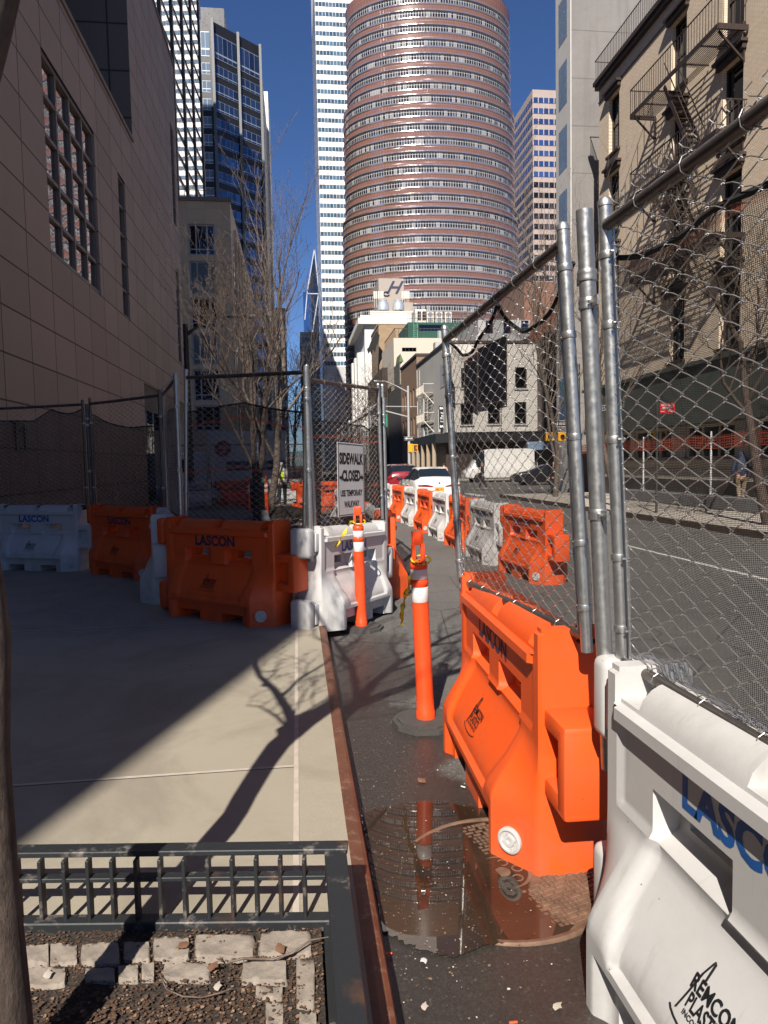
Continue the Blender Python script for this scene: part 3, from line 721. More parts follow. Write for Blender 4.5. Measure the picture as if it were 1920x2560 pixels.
for k in range(6): a = k*pi/3; b.lathe([(.026, .001), (.026, .007), (.018, .007), (.017, .003), (.001, .003)], 14, cx=.072*cos(a), cy=.072*sin(a))
b.build('hub', rm, mt, smooth=40)
# ------------------------------------------------------------------ tree guard
gt = thing('tree_guard', 'low black iron guard with worn paint round the tree pit', 'tree guard', (0, 0, .13))
gx0, gx1, gy = -1.72, .058, 2.408; GH = .275
GR = Matrix.Translation((gx1+.05, gy, 0)) @ Matrix.Rotation(radians(-7.6), 4, 'Z') @ Matrix.Translation((-gx1-.05, -gy, 0))
def grail(nm, z0, z1, wy, wx=None):
    b = MB(); b.M = GR; b.rbox(gx0, gx1+.078, gy, gy+wy, z0, z1, .003, 1); b.M = Matrix(); b.rbox(gx1+.001, gx1+.078, -.2, gy+.03, z0, z1-.001, .003, 1); b.build(nm, A['iron'], gt)
GR0 = GR; GR = GR @ Matrix.Translation((0, .034, 0)); grail('top_rail', GH-.02, GH, .062); GR = GR0
b = MB(); b.M = GR; b.rbox(gx0, gx1, gy+.012, gy+.05, .175, .19, .002, 1); b.build('mid_rail', A['iron'], gt)
b = MB(); b.M = GR; b.rbox(gx0, gx1+.05, gy-.012, gy+.045, .0, .04, .004, 1); b.M = Matrix(); b.rbox(gx1-.01, gx1+.055, -.2, gy-.013, .0, .04, .004, 1); b.build('bottom_rail', A['iron'], gt)
k = 0
x = gx1-.075
while x > gx0:
    b = MB(); b.M = GR; b.rbox(x-.0065, x+.0065, gy+.008, gy+.042, .038, GH-.019, .002, 1); b.build('picket', A['iron'], gt); x -= .0855
y = gy-.09
while y > -.1:
    b = MB(); b.rbox(gx1+.01, gx1+.045, y-.0065, y+.0065, .038, GH-.019, .002, 1); b.build('picket', A['iron'], gt); y -= .0855
b = MB(); b.rbox(gx1+.012, gx1+.018, -.2, gy, .0, GH-.02, .002, 1); b.build('side_plate', A['iron'], gt)
# ------------------------------------------------------------------ granite setts in the pit
ZS = 1.728
setts = [(90,710,215,800),(212,702,338,800),(345,700,520,800),(530,690,650,782),(658,672,822,778),(835,660,1105,765),(1117,652,1352,760),(90,812,290,897),(362,806,500,870),(508,800,600,866),(610,792,668,860),(700,792,912,862),(1040,780,1245,872),(1277,760,1362,990),(1100,886,1225,942),(1145,950,1226,1060),(1290,1002,1370,1075)]
sl = ['leftmost granite sett of the row along the guard', 'second granite sett from the tree trunk along the guard', 'third granite sett from the tree trunk along the guard', 'granite sett in the trunk shadow along the guard', 'granite sett right of the trunk shadow along the guard', 'long granite sett with a white stain along the guard', 'granite sett in the corner of the guard',
      'leftmost sett of the second row beside the trunk', 'second sett of the second row, partly under soil', 'sett of the second row inside the trunk shadow', 'small square sett at the edge of the trunk shadow', 'long sett of the second row below the leaf', 'sett of the second row crossed by the long twig', 'upright narrow sett beside the right side of the guard', 'small sett above the two lower right ones', 'small upright sett near the bottom edge', 'lowest sett beside the right side of the guard']
for i, (a, c, d, e) in enumerate(setts):
    p = [G(x/ZS, 1950+y/ZS, .15) for x, y in ((a, e), (d, e), (d, c), (a, c))]; cen = sum(p, Vector())/4
    R = random.Random(i*7+1); ph = [R.uniform(0, 6) for _ in range(6)]; b = MB(); NU, NV = 14, 10; ids = {}
    for j in range(NV+1):
        for k in range(NU+1):
            u, v = k/NU, j/NV; q = p[0].lerp(p[1], u).lerp(p[3].lerp(p[2], u), v)-cen; U, W_ = 2*u-1, 2*v-1
            e = (1-abs(U)**9)*(1-abs(W_)**7); sh = 1.07-.05*(abs(U)**3*abs(W_)**3)*2+.02*sin(4*U+ph[0]+3*W_)
            ids[k, j] = b.vert((q.x*sh, q.y*sh, -.04+.046*min(1, e*2.2)**.6+.0035*sin(3*U+ph[1])*cos(2.4*W_+ph[2])+.0018*sin(11*U+ph[3])*sin(9*W_+ph[4])+R.uniform(-.0007, .0007)))
    for j in range(NV):
        for k in range(NU): b.face((ids[k, j], ids[k+1, j], ids[k+1, j+1], ids[k, j+1]))
    o = b.build('granite_sett', A['granite'], smooth=70, loc=(cen.x, cen.y, .146+R.uniform(-.005, .004)))
    tag(o, sl[i], 'paving stone', 'granite setts in the tree pit')
# litter and mulch
b = MB(); b2 = MB()
def flake(b, x, y, z, s, zz=.4):
    a = rnd.uniform(0, 6.28); pts = []
    for k in range(5):
        t_ = a+k*1.256; r_ = s*rnd.uniform(.45, 1)*(1.6 if k in (0, 1) else 1); pts.append((x+r_*cos(t_), y+r_*sin(t_), z+rnd.uniform(0, s*zz)))
    b.face([b.vert(p) for p in pts])
for k in range(11000):
    y = rnd.triangular(.9, 2.42, 1.6); x = rnd.uniform(-1.3, .02)
    dens = .5+.5*sin(x*5+2)*cos(y*4)
    if y > 2.14 and rnd.random() < .6: continue
    flake(b if rnd.random() < .8 else b2, x, y, .140+rnd.uniform(0, .012), rnd.uniform(.002, .009))
for k in range(4500):
    xx_ = rnd.uniform(-1.3, .04); flake(b if k % 12 else b2, xx_, rnd.uniform(2.05, 2.45-.13*xx_), .142+rnd.uniform(0, .005), rnd.uniform(.002, .0065))
tag(b.build('bark_mulch', mat('bark_mulch', (.085, .046, .026), .9, ns=30, na=.6)), kind='stuff')
tag(b2.build('mulch_chips', mat('mulch_chips', (.24, .15, .095), .9, ns=30, na=.5)), kind='stuff')
b = MB(); b2 = MB()
for k in range(1100):
    y = rnd.triangular(1.9, 7, 2.2); x = min(.27+abs(rnd.gauss(0, .30)), 1.2) if rnd.random() < .8 else rnd.uniform(.26, 1.3)
    flake(b if rnd.random() < .85 else b2, x, y, .012 if hypot(x-MHX, y-MHY) < .6 else .004, rnd.uniform(.001, .0042)*(1 if rnd.random() < .96 else 2), .3)
for k in range(260): flake(b2, rnd.uniform(-4, .15), rnd.uniform(2.6, 9), .1525, rnd.uniform(.001, .003), .3)
tag(b.build('gutter_debris', mat('gutter_grit', (.20, .13, .08), .9, ns=30, na=.6)), kind='stuff')
tag(b2.build('pale_debris', mat('pale_grit', (.55, .50, .42), .9, ns=30, na=.3)), kind='stuff')
def leafobj(px, py, z, s, lab, m='leaf', cat='leaf', nm='fallen_leaf'):
    g = G(px, py, z); b = MB(); n = 9; c = b.vert((0, 0, s*.25))
    ring = [b.vert((s*(1.25 if k % 2 == 0 else .62)*cos(k*2*pi/n), s*.75*(1.2 if k % 3 else .6)*sin(k*2*pi/n), s*.18*abs(sin(k*1.7)))) for k in range(n)]
    for k in range(n): b.face((c, ring[k], ring[(k+1) % n]))
    o = b.build(nm, A[m], smooth=60, loc=(g.x, g.y, z)); o.rotation_euler = (.1, .05, px*1.3); tag(o, lab, cat, 'small litter on the ground'); return o
leafobj(1053, 1951, .008, .028, 'curled brown leaf on the wet asphalt above the puddle'); leafobj(535, 2415, .165, .02, 'brown leaf on the long granite sett')
leafobj(455, 2365, .162, .022, 'flat brown leaf lying between two setts'); leafobj(700, 2370, .165, .022, 'brown leaf in the corner of the guard')
leafobj(545, 2465, .16, .016, 'pale oval leaf on the mulch', 'caulk'); leafobj(120, 2435, .165, .018, 'pale crumpled leaf beside the trunk', 'caulk')
leafobj(1060, 2403, .008, .016, 'small white scrap of paper at the near edge of the puddle', 'signw', 'litter', 'paper_scrap')
leafobj(1062, 2515, .008, .015, 'yellowish square scrap on the asphalt near the bottom edge', 'caulk', 'litter', 'paper_scrap')
leafobj(1395, 2515, .008, .018, 'tan crumpled scrap beside the nearest white barrier', 'caulk', 'litter', 'paper_scrap')
for px, py, a, lab, m in ((971, 2384, 0, 'orange cigarette butt beside the kerb', 'orange'), (1283, 2556, 0, 'orange cigarette butt at the bottom edge', 'orange'), (1158, 1967, 2.4, 'white cigarette beside the large orange barrier', 'signw')):
    g = G(px, py, .012); b = MB(); b.tube([(-.013, 0, 0), (.013, 0, 0)], .004, 8); o = b.build('cigarette_butt', A[m], loc=(g.x, g.y, .012)); o.rotation_euler = (0, 0, a); tag(o, lab, 'litter', 'small litter on the ground')
b = MB(); tp = [G(x/ZS, 1950+y/ZS, .175) for x, y in ((985, 788), (1050, 783), (1180, 765), (1260, 745), (1340, 705), (1418, 672))]
b.tube([q+Vector((0, 0, .01*sin(i*2))) for i, q in enumerate(tp)], [.0035, .004, .0045, .004, .003, .002], 6); tag(b.build('fallen_twig', A['twig'], smooth=60), 'long curved twig lying across the setts in the corner of the guard', 'twig')
b = MB(); tp = [G(x/ZS, 1950+y/ZS, .165) for x, y in ((690, 840), (720, 905), (790, 935), (870, 940), (950, 920), (1000, 900))]
b.tube(tp, .0022, 5); tag(b.build('fallen_twig', A['twig'], smooth=60), 'thin dark twig lying on the mulch below the setts', 'twig')
# ------------------------------------------------------------------ buildings
def bld(name, label, base, cat='building', group=None): return thing(name, label, cat, base, 0, group)
def put(b, name, m, root, smooth=0):
    """add a world-space mesh as a part of root"""
    o = b.build(name, m, root, smooth); o.matrix_parent_inverse = Matrix.Translation(-Vector(root.location)); return o
def facade(b, M, W, H, holes=(), d=.25, w0=0, h0=0):
    """wall on local x (right) and y (up), z outwards; holes are (x0, x1, y0, y1)"""
    old = b.M; b.M = M
    xs = sorted(set([w0, W]+[h[i] for h in holes for i in (0, 1)])); ys = sorted(set([h0, H]+[h[i] for h in holes for i in (2, 3)]))
    for i in range(len(xs)-1):
        for j in range(len(ys)-1):
            cx, cy = (xs[i]+xs[i+1])/2, (ys[j]+ys[j+1])/2
            if any(h[0] < cx < h[1] and h[2] < cy < h[3] for h in holes): continue
            b.quad((xs[i], ys[j], 0), (xs[i+1], ys[j], 0), (xs[i+1], ys[j+1], 0), (xs[i], ys[j+1], 0))
    for x0, x1, y0, y1 in holes:
        b.quad((x0, y0, 0), (x0, y0, -d), (x0, y1, -d), (x0, y1, 0)); b.quad((x1, y0, -d), (x1, y0, 0), (x1, y1, 0), (x1, y1, -d))
        b.quad((x0, y0, 0), (x1, y0, 0), (x1, y0, -d), (x0, y0, -d)); b.quad((x0, y1, -d), (x1, y1, -d), (x1, y1, 0), (x0, y1, 0))
    b.M = old
wcache = {}
def window(root, M, x0, x1, y0, y1, d=.18, cols=2, rows=2, fw=.06, fm='framed', gm='glassd', name='window', fd=.07, xs=None, ys=None):
    w, h = round(x1-x0, 3), round(y1-y0, 3); key = (w, h, cols, rows, fw, fm, gm, tuple(xs or ()), tuple(ys or ()))
    if key not in wcache:
        f = MB(); f.box(0, w, 0, fw, 0, fd); f.box(0, w, h-fw, h, 0, fd); f.box(0, fw, fw, h-fw, 0, fd); f.box(w-fw, w, fw, h-fw, 0, fd)
        for c in (xs or [k/cols for k in range(1, cols)]): f.box(w*c-fw*.4, w*c+fw*.4, fw, h-fw, .003, fd*.9)
        for r in (ys or [k/rows for k in range(1, rows)]): f.box(fw, w-fw, h*r-fw*.4, h*r+fw*.4, .006, fd*.8)
        p = MB(); p.quad((0, 0, .01), (w, 0, .01), (w, h, .01), (0, h, .01))
        fo = f.build(name, A[fm] if isinstance(fm, str) else fm); po = p.build('pane', A[gm] if isinstance(gm, str) else gm, fo); wcache[key] = fo; o = fo
    else: o = copy_tree(wcache[key])
    o.parent = root; o.matrix_parent_inverse = Matrix.Translation(-Vector(root.location)); o.matrix_basis = M @ Matrix.Translation((x0, y0, -d)); return o
def FR(x, y, z, ux, uy): return frame((x, y, z), (ux, uy, 0), (0, 0, 1))
def band(root, pts, z0, z1, m, pane, out=.08, name='window_band', k=0):
    """a ribbon of glazing along a polyline of wall corners"""
    b = MB(); u = 0.0
    for (xa, ya), (xb, yb) in zip(pts, pts[1:]):
        L = hypot(xb-xa, yb-ya); nx, ny = (yb-ya)/L*out, -(xb-xa)/L*out; n = max(1, round(L/pane))
        b.quad((xa+nx, ya+ny, z0), (xb+nx, yb+ny, z0), (xb+nx, yb+ny, z1), (xa+nx, ya+ny, z1), [(u, k+.0), (u+n, k+.0), (u+n, k+.9999), (u, k+.9999)])
        for q in ((xa, ya), (xb, yb)): pass
        b.quad((xa, ya, z1), (xa+nx, ya+ny, z1), (xb+nx, yb+ny, z1), (xb, yb, z1), [(0, k)]*4); b.quad((xa, ya, z0), (xb, yb, z0), (xb+nx, yb+ny, z0), (xa+nx, ya+ny, z0), [(0, k)]*4)
        u += n+3
    return put(b, name, m, root)

# --- stone clad building on the left
ST = (.29, .212, .175)
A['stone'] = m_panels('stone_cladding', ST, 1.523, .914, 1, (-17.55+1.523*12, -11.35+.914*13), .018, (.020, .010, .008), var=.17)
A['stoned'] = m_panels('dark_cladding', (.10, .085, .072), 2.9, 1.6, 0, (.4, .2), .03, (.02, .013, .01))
LW = -5.5
r = bld('stone_clad_building', 'brown stone clad building with a large grid window, filling the left side', (LW, 15, 0))
b = MB(); M = FR(LW, -9.9, 0, 0, 1); o0 = 9.9; Y1, Y2 = 27.0, 37.2
big = (17.55+o0, 21.8+o0, 6.78, 11.35); nar = [(24.5+o0, 25.45+o0, 6.78, 11.35), (35.5+o0, 36.42+o0, 13.4, 18.0), (35.5+o0, 36.42+o0, 6.85, 11.35)]
door = (27.2+o0, 37.2+o0, 0, 4.9)
facade(b, M, Y1+o0, 13.35, [big, nar[0]], .16); facade(b, M, Y2+o0, 21.4, nar[1:]+[door], .16, w0=Y1+o0)
b.M = Matrix()
b.box(-38, LW-.001, -9.9, -2, 13.36, 20.2); b.quad((-38, -2, 13.35), (LW, -2, 13.35), (LW, Y1, 13.35), (-38, Y1, 13.35)); b.quad((LW, -9.9, 13.3), (LW, -9.9, 0), (-38, -9.9, 0), (-38, -9.9, 13.3))
b.quad((-38, Y2, 0), (LW, Y2, 4.9), (LW, Y2, 21.4), (-38, Y2, 21.4)); b.quad((-38, Y1, 21.4), (LW, Y1, 21.4), (LW, Y2, 21.4), (-38, Y2, 21.4))
put(b, 'wall', A['stone'], r)
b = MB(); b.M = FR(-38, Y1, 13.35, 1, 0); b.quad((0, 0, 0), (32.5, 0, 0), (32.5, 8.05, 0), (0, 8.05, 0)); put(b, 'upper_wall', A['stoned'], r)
tm = mat('stone_coping', (.19, .15, .12), .7, ns=2, na=.2)
b = MB(); b.box(LW-.35, LW+.05, -2, Y1+.002, 13.352, 13.48); b.box(LW-.35, LW+.05, Y1-.05, Y2+.05, 21.402, 21.53); b.box(LW-33, LW-.351, Y1-.05, Y1+.3, 21.402, 21.53); put(b, 'coping', tm, r)
A['wmir'] = m_mirror('rippled_window_glass', (.52, .47, .45), .16, .75)
A['wframe'] = mat('window_frame', (.12, .095, .08), .45)
window(r, M, *big, d=.14, cols=4, rows=5, fw=.12, fm='wframe', gm='wmir', fd=.10)
for h in nar: window(r, M, *h, d=.14, cols=1, rows=5, fw=.09, fm='wframe', gm='wmir', fd=.10)
b = MB()   # entrance recess with louvres above
b.quad((LW-3, 27.2, 0), (LW-3, 37.2, 0), (LW-3, 37.2, 4.9), (LW-3, 27.2, 4.9)); b.quad((LW, 27.2, 0), (LW-3, 27.2, 0), (LW-3, 27.2, 4.9), (LW, 27.2, 4.9)); b.quad((LW-3, 27.2, 4.88), (LW-3, 37.2, 4.88), (LW, 37.2, 4.88), (LW, 27.2, 4.88))
put(b, 'recess', mat('recess_wall', (.05, .045, .045), .7), r)
b = MB()
for k in range(14): z = 3.95+k*.068; b.box(LW-.12, LW-.03, 27.22, 37.18, z, z+.03)
put(b, 'louvre', mat('bronze_louvre', (.16, .135, .12), .4, .4), r)
b = MB(); b.quad((LW-1.5, 28, .2), (LW-1.5, 36.5, .2), (LW-1.5, 36.5, 3.9), (LW-1.5, 28, 3.9)); put(b, 'glazed_door', A['glassd'], r)
# poster case on that wall
g0, g1 = PX(32, 1055, LW), PX(60, 1128, LW)
t = thing('poster_frame', 'framed notice with engraved letters on the stone wall behind the leftmost fence', 'poster', (LW+.02, (g0.y+g1.y)/2, (g0.z+g1.z)/2)); 
yy, zz = abs(g1.y-g0.y)/2, abs(g0.z-g1.z)/2
b = MB(); M2 = frame((0, 0, 0), (0, 1, 0), (0, 0, 1)); b.M = M2
for q in ((-yy, yy, zz-.03, zz), (-yy, yy, -zz, -zz+.03), (-yy, -yy+.03, -zz+.03, zz-.03), (yy-.03, yy, -zz+.03, zz-.03)): b.box(*q, 0, .03)
b.build('frame', A['galvd'], t)
b = MB(); b.text('The', .42, M2 @ Matrix.Translation((.0, zz*.62, .012)), .003, sx=.9); b.text('Je', .40, M2 @ Matrix.Translation((-.12, zz*.25, .012)), .003); b.build('lettering', A['galvd'], t)

# --- beige apartment block across the avenue (left)
BX = -5.6; BY = 70.0
A['beige'] = m_panels('beige_stone', (.60, .42, .26), 1.6, 1.0, 0, (0, 0), .012, (.42, .31, .21), var=.12)
r = bld('apartment_building', 'shaded beige stone apartment block with three pane windows behind the bare tree', (-12, 80, 0))
M = FR(-30, BY, 0, 1, 0); holes = []
rows_ = [(560, 638), (652, 735), (744, 822), (833, 913), (923, 1003), (1013, 1078)]
zr = []
for k, (ya, yb) in enumerate(rows_):
    z1 = PY(508, ya, BY).z; z0 = PY(508, yb, BY).z; zr.append((z0, z1))
xa, xb = PY(474, 700, BY).x+30, PY(541, 700, BY).x+30
for z0, z1 in zr:
    for dx in (0, -4.6, -9.2): holes.append((xa+dx, xb+dx, z0, z1))
ztp = PY(600, 505, BY).z
b = MB(); facade(b, M, 30+BX, ztp, holes, .3); b.M = Matrix()
b.quad((BX, BY, 0), (BX, BY+38, 0), (BX, BY+38, ztp), (BX, BY, ztp)); b.quad((-30, BY, ztp), (BX, BY, ztp), (BX, BY+38, ztp), (-30, BY+38, ztp)); put(b, 'wall', A['beige'], r)
A['alu'] = mat('painted_window_frame', (.36, .37, .38), .45); A['curt'] = mat('net_curtain', (.11, .14, .14), .5, ns=14, na=.3)
for i, h in enumerate(holes): window(r, M, *h, d=.22, fw=.15, fm='alu', gm='curt' if (i//3 in (1, 3)) else 'glassd', xs=[.29, .71], ys=[.2])
b = MB(); b.box(-30, BX+.15, BY-.15, BY+.2, ztp+.002, ztp+.35)
for k in range(20): b.tube([(-29+k*1.2, BY+.3, ztp+.3), (-29+k*1.2, BY+.3, ztp+1.1)], .03, 4)
b.tube([(-30, BY+.3, ztp+1.1), (BX, BY+.3, ztp+1.1)], .035, 4); put(b, 'roof_railing', tm, r)
for k in range(9):
    for j in range(7):
        if j < 6: pass
    bb_ = MB(); y0 = BY+1.5+k*4.1; bb_.box(BX+.001, BX+.08, y0, y0+1.7, 3.5, ztp-4); put(bb_, 'window_bay', A['mirror'], r)
    bb_ = MB(); bb_.box(BX+.001, BX+.25, y0+2.0, y0+2.5, 0, ztp-1.5); put(bb_, 'pilaster', A['beige'], r)

# --- mirror-glass tower on the left
r = bld('mirror_glass_tower', 'brown framed tower whose glass reflects a white striped tower, upper left', (-24, 118, 0))
mb_ = mat('brown_metal_frame', (.075, .05, .04), .45, .2, ns=1, na=.2)
X3, ya_, yb_ = -18.5, PX(372, 300, -18.5).y, 142.0; sl_ = .06
pA, pB = (X3, ya_), (X3+sl_*(yb_-ya_), yb_)
b = MB(); b.prism([(-50, ya_), pA, pB, (-50, yb_)], 0, 150); put(b, 'body', mb_, r)
A['mir3'] = m_mirror('tower_mirror_glass', (.80, .79, .77), .10, .35)
for k in range(34):
    z = 26+k*3.7; b = MB(); o_ = .1
    b.quad((pA[0]+o_, pA[1]+.5, z), (pB[0]+o_, pB[1]-.5, z), (pB[0]+o_, pB[1]-.5, z+2.75), (pA[0]+o_, pA[1]+.5, z+2.75)); put(b, 'window_band', A['mir3'], r)
for k in range(6):
    y = ya_+.5+k*(yb_-ya_-1)/5; x = X3+sl_*(y-ya_); b = MB(); b.box(x, x+.32, y-.4, y+.4, 0, 150.2); put(b, 'fin', mb_, r)

# --- dark office tower with chamfered face
r = bld('dark_office_tower', 'dark metal and blue glass office tower behind the beige block', (-22, 212, 0))
D = 198.0; K_ = D/158
a0 = PY(518, 600, D); a1 = PY(546, 600, D); ztop_ = PY(546, 52, D).z
dirv = V(sin(radians(48)), cos(radians(48)), 0)
# far corner where px = 668
best = min((abs((lambda q: (960+FPX*((q-CAM).dot(rt2))/((q-CAM).dot(fwd))))(V(a1.x, a1.y, 50)+dirv*s)-668), s) for s in [x*.1 for x in range(50, 900)])[1]
c1 = (a1.x+dirv.x*best, a1.y+dirv.y*best)
dk = mat('dark_tower_metal', (.028, .028, .032), .4, .3, ns=.5, na=.2)
b = MB(); b.prism([(a0.x, D), (a1.x, D), c1, (c1[0], D+60), (a0.x-8, D+60)], 0, ztop_); b.box(a0.x, a1.x+3.2, D+3, D+14, ztop_, ztop_+5); put(b, 'body', dk, r)
A['rib_dark'] = m_ribbon('dark_ribbon', (.30, .34, .40), (.18, .25, .36), (.10, .14, .21), .22, .05, .9, .04, tr=.0, lw=(.02, .02))
A['rib_blue'] = m_ribbon('blue_ribbon', (.55, .6, .66), (.30, .40, .52), (.22, .30, .42), .3, .06, .5, .1, tr=.05, lw=(.03, .03))
span = [(a1.x+dirv.x*best*f, a1.y+dirv.y*best*f) for f in (.025, .49, .545, .97)]
for k in range(27):
    z = ztop_-7.2*K_-k*3.63*K_; zt = z+(4.9 if k == 0 else 2.25)*K_
    b = MB()
    for (q0, q1, n) in ((span[0], span[1], 5), (span[2], span[3], 4)):
        ox, oy = dirv.y*.09, -dirv.x*.09
        b.quad((q0[0]+ox, q0[1]+oy, z), (q1[0]+ox, q1[1]+oy, z), (q1[0]+ox, q1[1]+oy, zt), (q0[0]+ox, q0[1]+oy, zt), [(0, k), (n, k), (n, k+.9999), (0, k+.9999)])
    put(b, 'window_band', A['rib_dark'], r)
    b = MB(); b.quad((a0.x+.15, D-.08, z-.1), (a1.x-.6, D-.08, z-.1), (a1.x-.6, D-.08, zt), (a0.x+.15, D-.08, zt), [(0, k), (2, k), (2, k+.9999), (0, k+.9999)]); put(b, 'side_window', A['rib_blue'], r)
for f in (.0, .517, .985):
    x, y = a1.x+dirv.x*best*f, a1.y+dirv.y*best*f; b = MB(); b.box(x-.05, x+.62, y-.55, y+.05, 0, ztop_+.4); put(b, 'pier', mat('grey_pier_%d' % int(f*10), (.12, .125, .13), .5), r)
# white slab and slim glass tower behind
wl = m_panels('white_slab_wall', (.70, .67, .62), 3, 3.2, 0, (0, 0), .05, (.25, .24, .23))
r = bld('white_slab_tower', 'thin sunlit white slab tower just right of the dark office tower', (PY(676, 700, 255).x, 262, 0))
b = MB(); xw = PY(683, 700, 255).x; b.box(xw-9, xw, 255, 275, 0, PY(676, 229, 255).z); put(b, 'wall', wl, r)
A['rib_g'] = m_ribbon('green_ribbon', (.09, .10, .10), (.10, .14, .16), (.05, .07, .08), 0, .12, .6, .1, tr=.05)
r = bld('dark_glass_tower', 'dark green glass tower low behind the tree branches, left of the open sky', (PY(703, 900, 300).x, 310, 0))
xa_, xb_ = PY(688, 900, 300).x, PY(716, 900, 300).x; zt_ = PY(700, 770, 300).z
b = MB(); b.box(xa_-8, xb_, 300, 330, 0, zt_); put(b, 'wall', dk, r)
for k in range(int(zt_/4)): band(r, [(xa_-8, 300), (xb_, 300)], 2+k*4, 4.9+k*4, A['rib_g'], 2.0, k=k)

# --- white banded tower
A['rib_w'] = m_ribbon('tower_ribbon', (.70, .68, .65), (.13, .22, .30), (.06, .11, .16), 0, .10, .25, .1, tr=.02, lw=(.0, .0))
D = 312.0; x0 = PY(799, 500, D).x; x1 = x0+46
al = m_panels('white_aluminium', (.84, .79, .74), 1.5, 1.3, 0, (0, 0), .03, (.62, .57, .53), rough=.4, var=.02)
r = bld('white_banded_tower', 'very tall white tower with blue window bands, left of and behind the round tower', (x0+20, D+20, 0))
b = MB(); b.box(x0, x1, D, D+44, 0, 262); put(b, 'wall', al, r)
zb = PY(850, 38, D).z
for k in range(60):
    z = zb+11-k*3.92
    if z < 44: break
    band(r, [(x0-.0, D+44), (x0-.0, D), (x1, D)], z, z+1.75, A['rib_w'], 1.42, .1, k=k)
b = MB(); b.box(x0+6, x0+22, D-1.5, D, 20, 44); put(b, 'lower_wall', mat('grey_lower_wall', (.45, .44, .43), .6), r)
# spire tower
r = bld('spired_glass_tower', 'pale glass tower with a pointed white framed top beside the white banded tower', (PY(775, 800, 420).x, 430, 0))
D = 420.0; q = lambda px, py: PY(px, py, D)
b = MB(); base_ = [(q(762, 900).x, D), (q(800, 900).x, D), (q(800, 900).x, D+30), (q(762, 900).x, D+30)]
gl = m_mirror('spire_glass', (.25, .33, .45), .02, .2)
b.prism(base_, 0, q(775, 730).z); 
pt = [b.vert((q(768, 730).x, D, q(768, 730).z)), b.vert((q(797, 730).x, D, q(797, 730).z)), b.vert((q(786, 622).x, D+3, q(786, 622).z)), b.vert((q(772, 730).x, D+20, q(772, 730).z))]
b.face((pt[0], pt[1], pt[2])); b.face((pt[3], pt[0], pt[2])); b.face((pt[1], pt[3], pt[2])); put(b, 'glass_wall', gl, r)
b = MB()
for s, e in (((768, 730), (786, 622)), ((797, 730), (786, 622)), ((768, 730), (762, 800)), ((797, 730), (770, 900)), ((797, 735), (770, 735))): 
    g_, h_ = q(*s), q(*e); b.bar(g_+V(0, -.6, 0), h_+V(0, -.6, 0), .55)
put(b, 'spire_frame', mat('white_steel', (.42, .45, .5), .4), r)
r = bld('striped_office_block', 'grey striped office block low in the gap below the spired tower', (PY(775, 900, 300).x, 310, 0))
D = 300.0; xa_, xb_ = PY(752, 900, D).x, PY(800, 900, D).x; zt_ = PY(775, 830, D).z
b = MB(); b.box(xa_, xb_, D, D+30, 0, zt_); put(b, 'wall', mat('pale_stone_band', (.30, .30, .28), .7), r)
for k in range(int(zt_/3.2)): band(r, [(xa_, D), (xb_, D)], 1+k*3.2, 3.2+k*3.2, A['rib_g'], 2.2, .15, k=k)

# --- oval tower
r = bld('oval_tower', 'huge round red-brown tower with rings of windows in stepped tiers, centre of the view', (42, 228, 0))
cc_ = PY(1077, 600, 230); CX, CY = cc_.x, 230.0
A['gran'] = m_panels('red_granite', (.19, .092, .070), .8, 1.5, 0, (0, 0), .03, (.28, .17, .14), rough=.2, var=.08)
A['pink'] = mat('pink_metal_trim', (.78, .62, .56), .13, .85, ns=.6, na=.08)
A['rib_o'] = m_ribbon('oval_ribbon', (.42, .40, .385), (.10, .115, .13), (.012, .016, .022), .66, .20, .1, .1, tr=.20, blind=(.26, .26, .25))
N = 120
def oval(a, bb): return [(CX+a*cos(t), CY+bb*sin(t)) for t in [pi+pi*i/N for i in range(N+1)]]
tiers = [(26.0, 17.3, 110.6, 141.5), (27.3, 18.2, 76.6, 110.6), (28.3, 18.9, 0, 76.6)]
P_ = 4.03; zw = 135.55
b = MB()
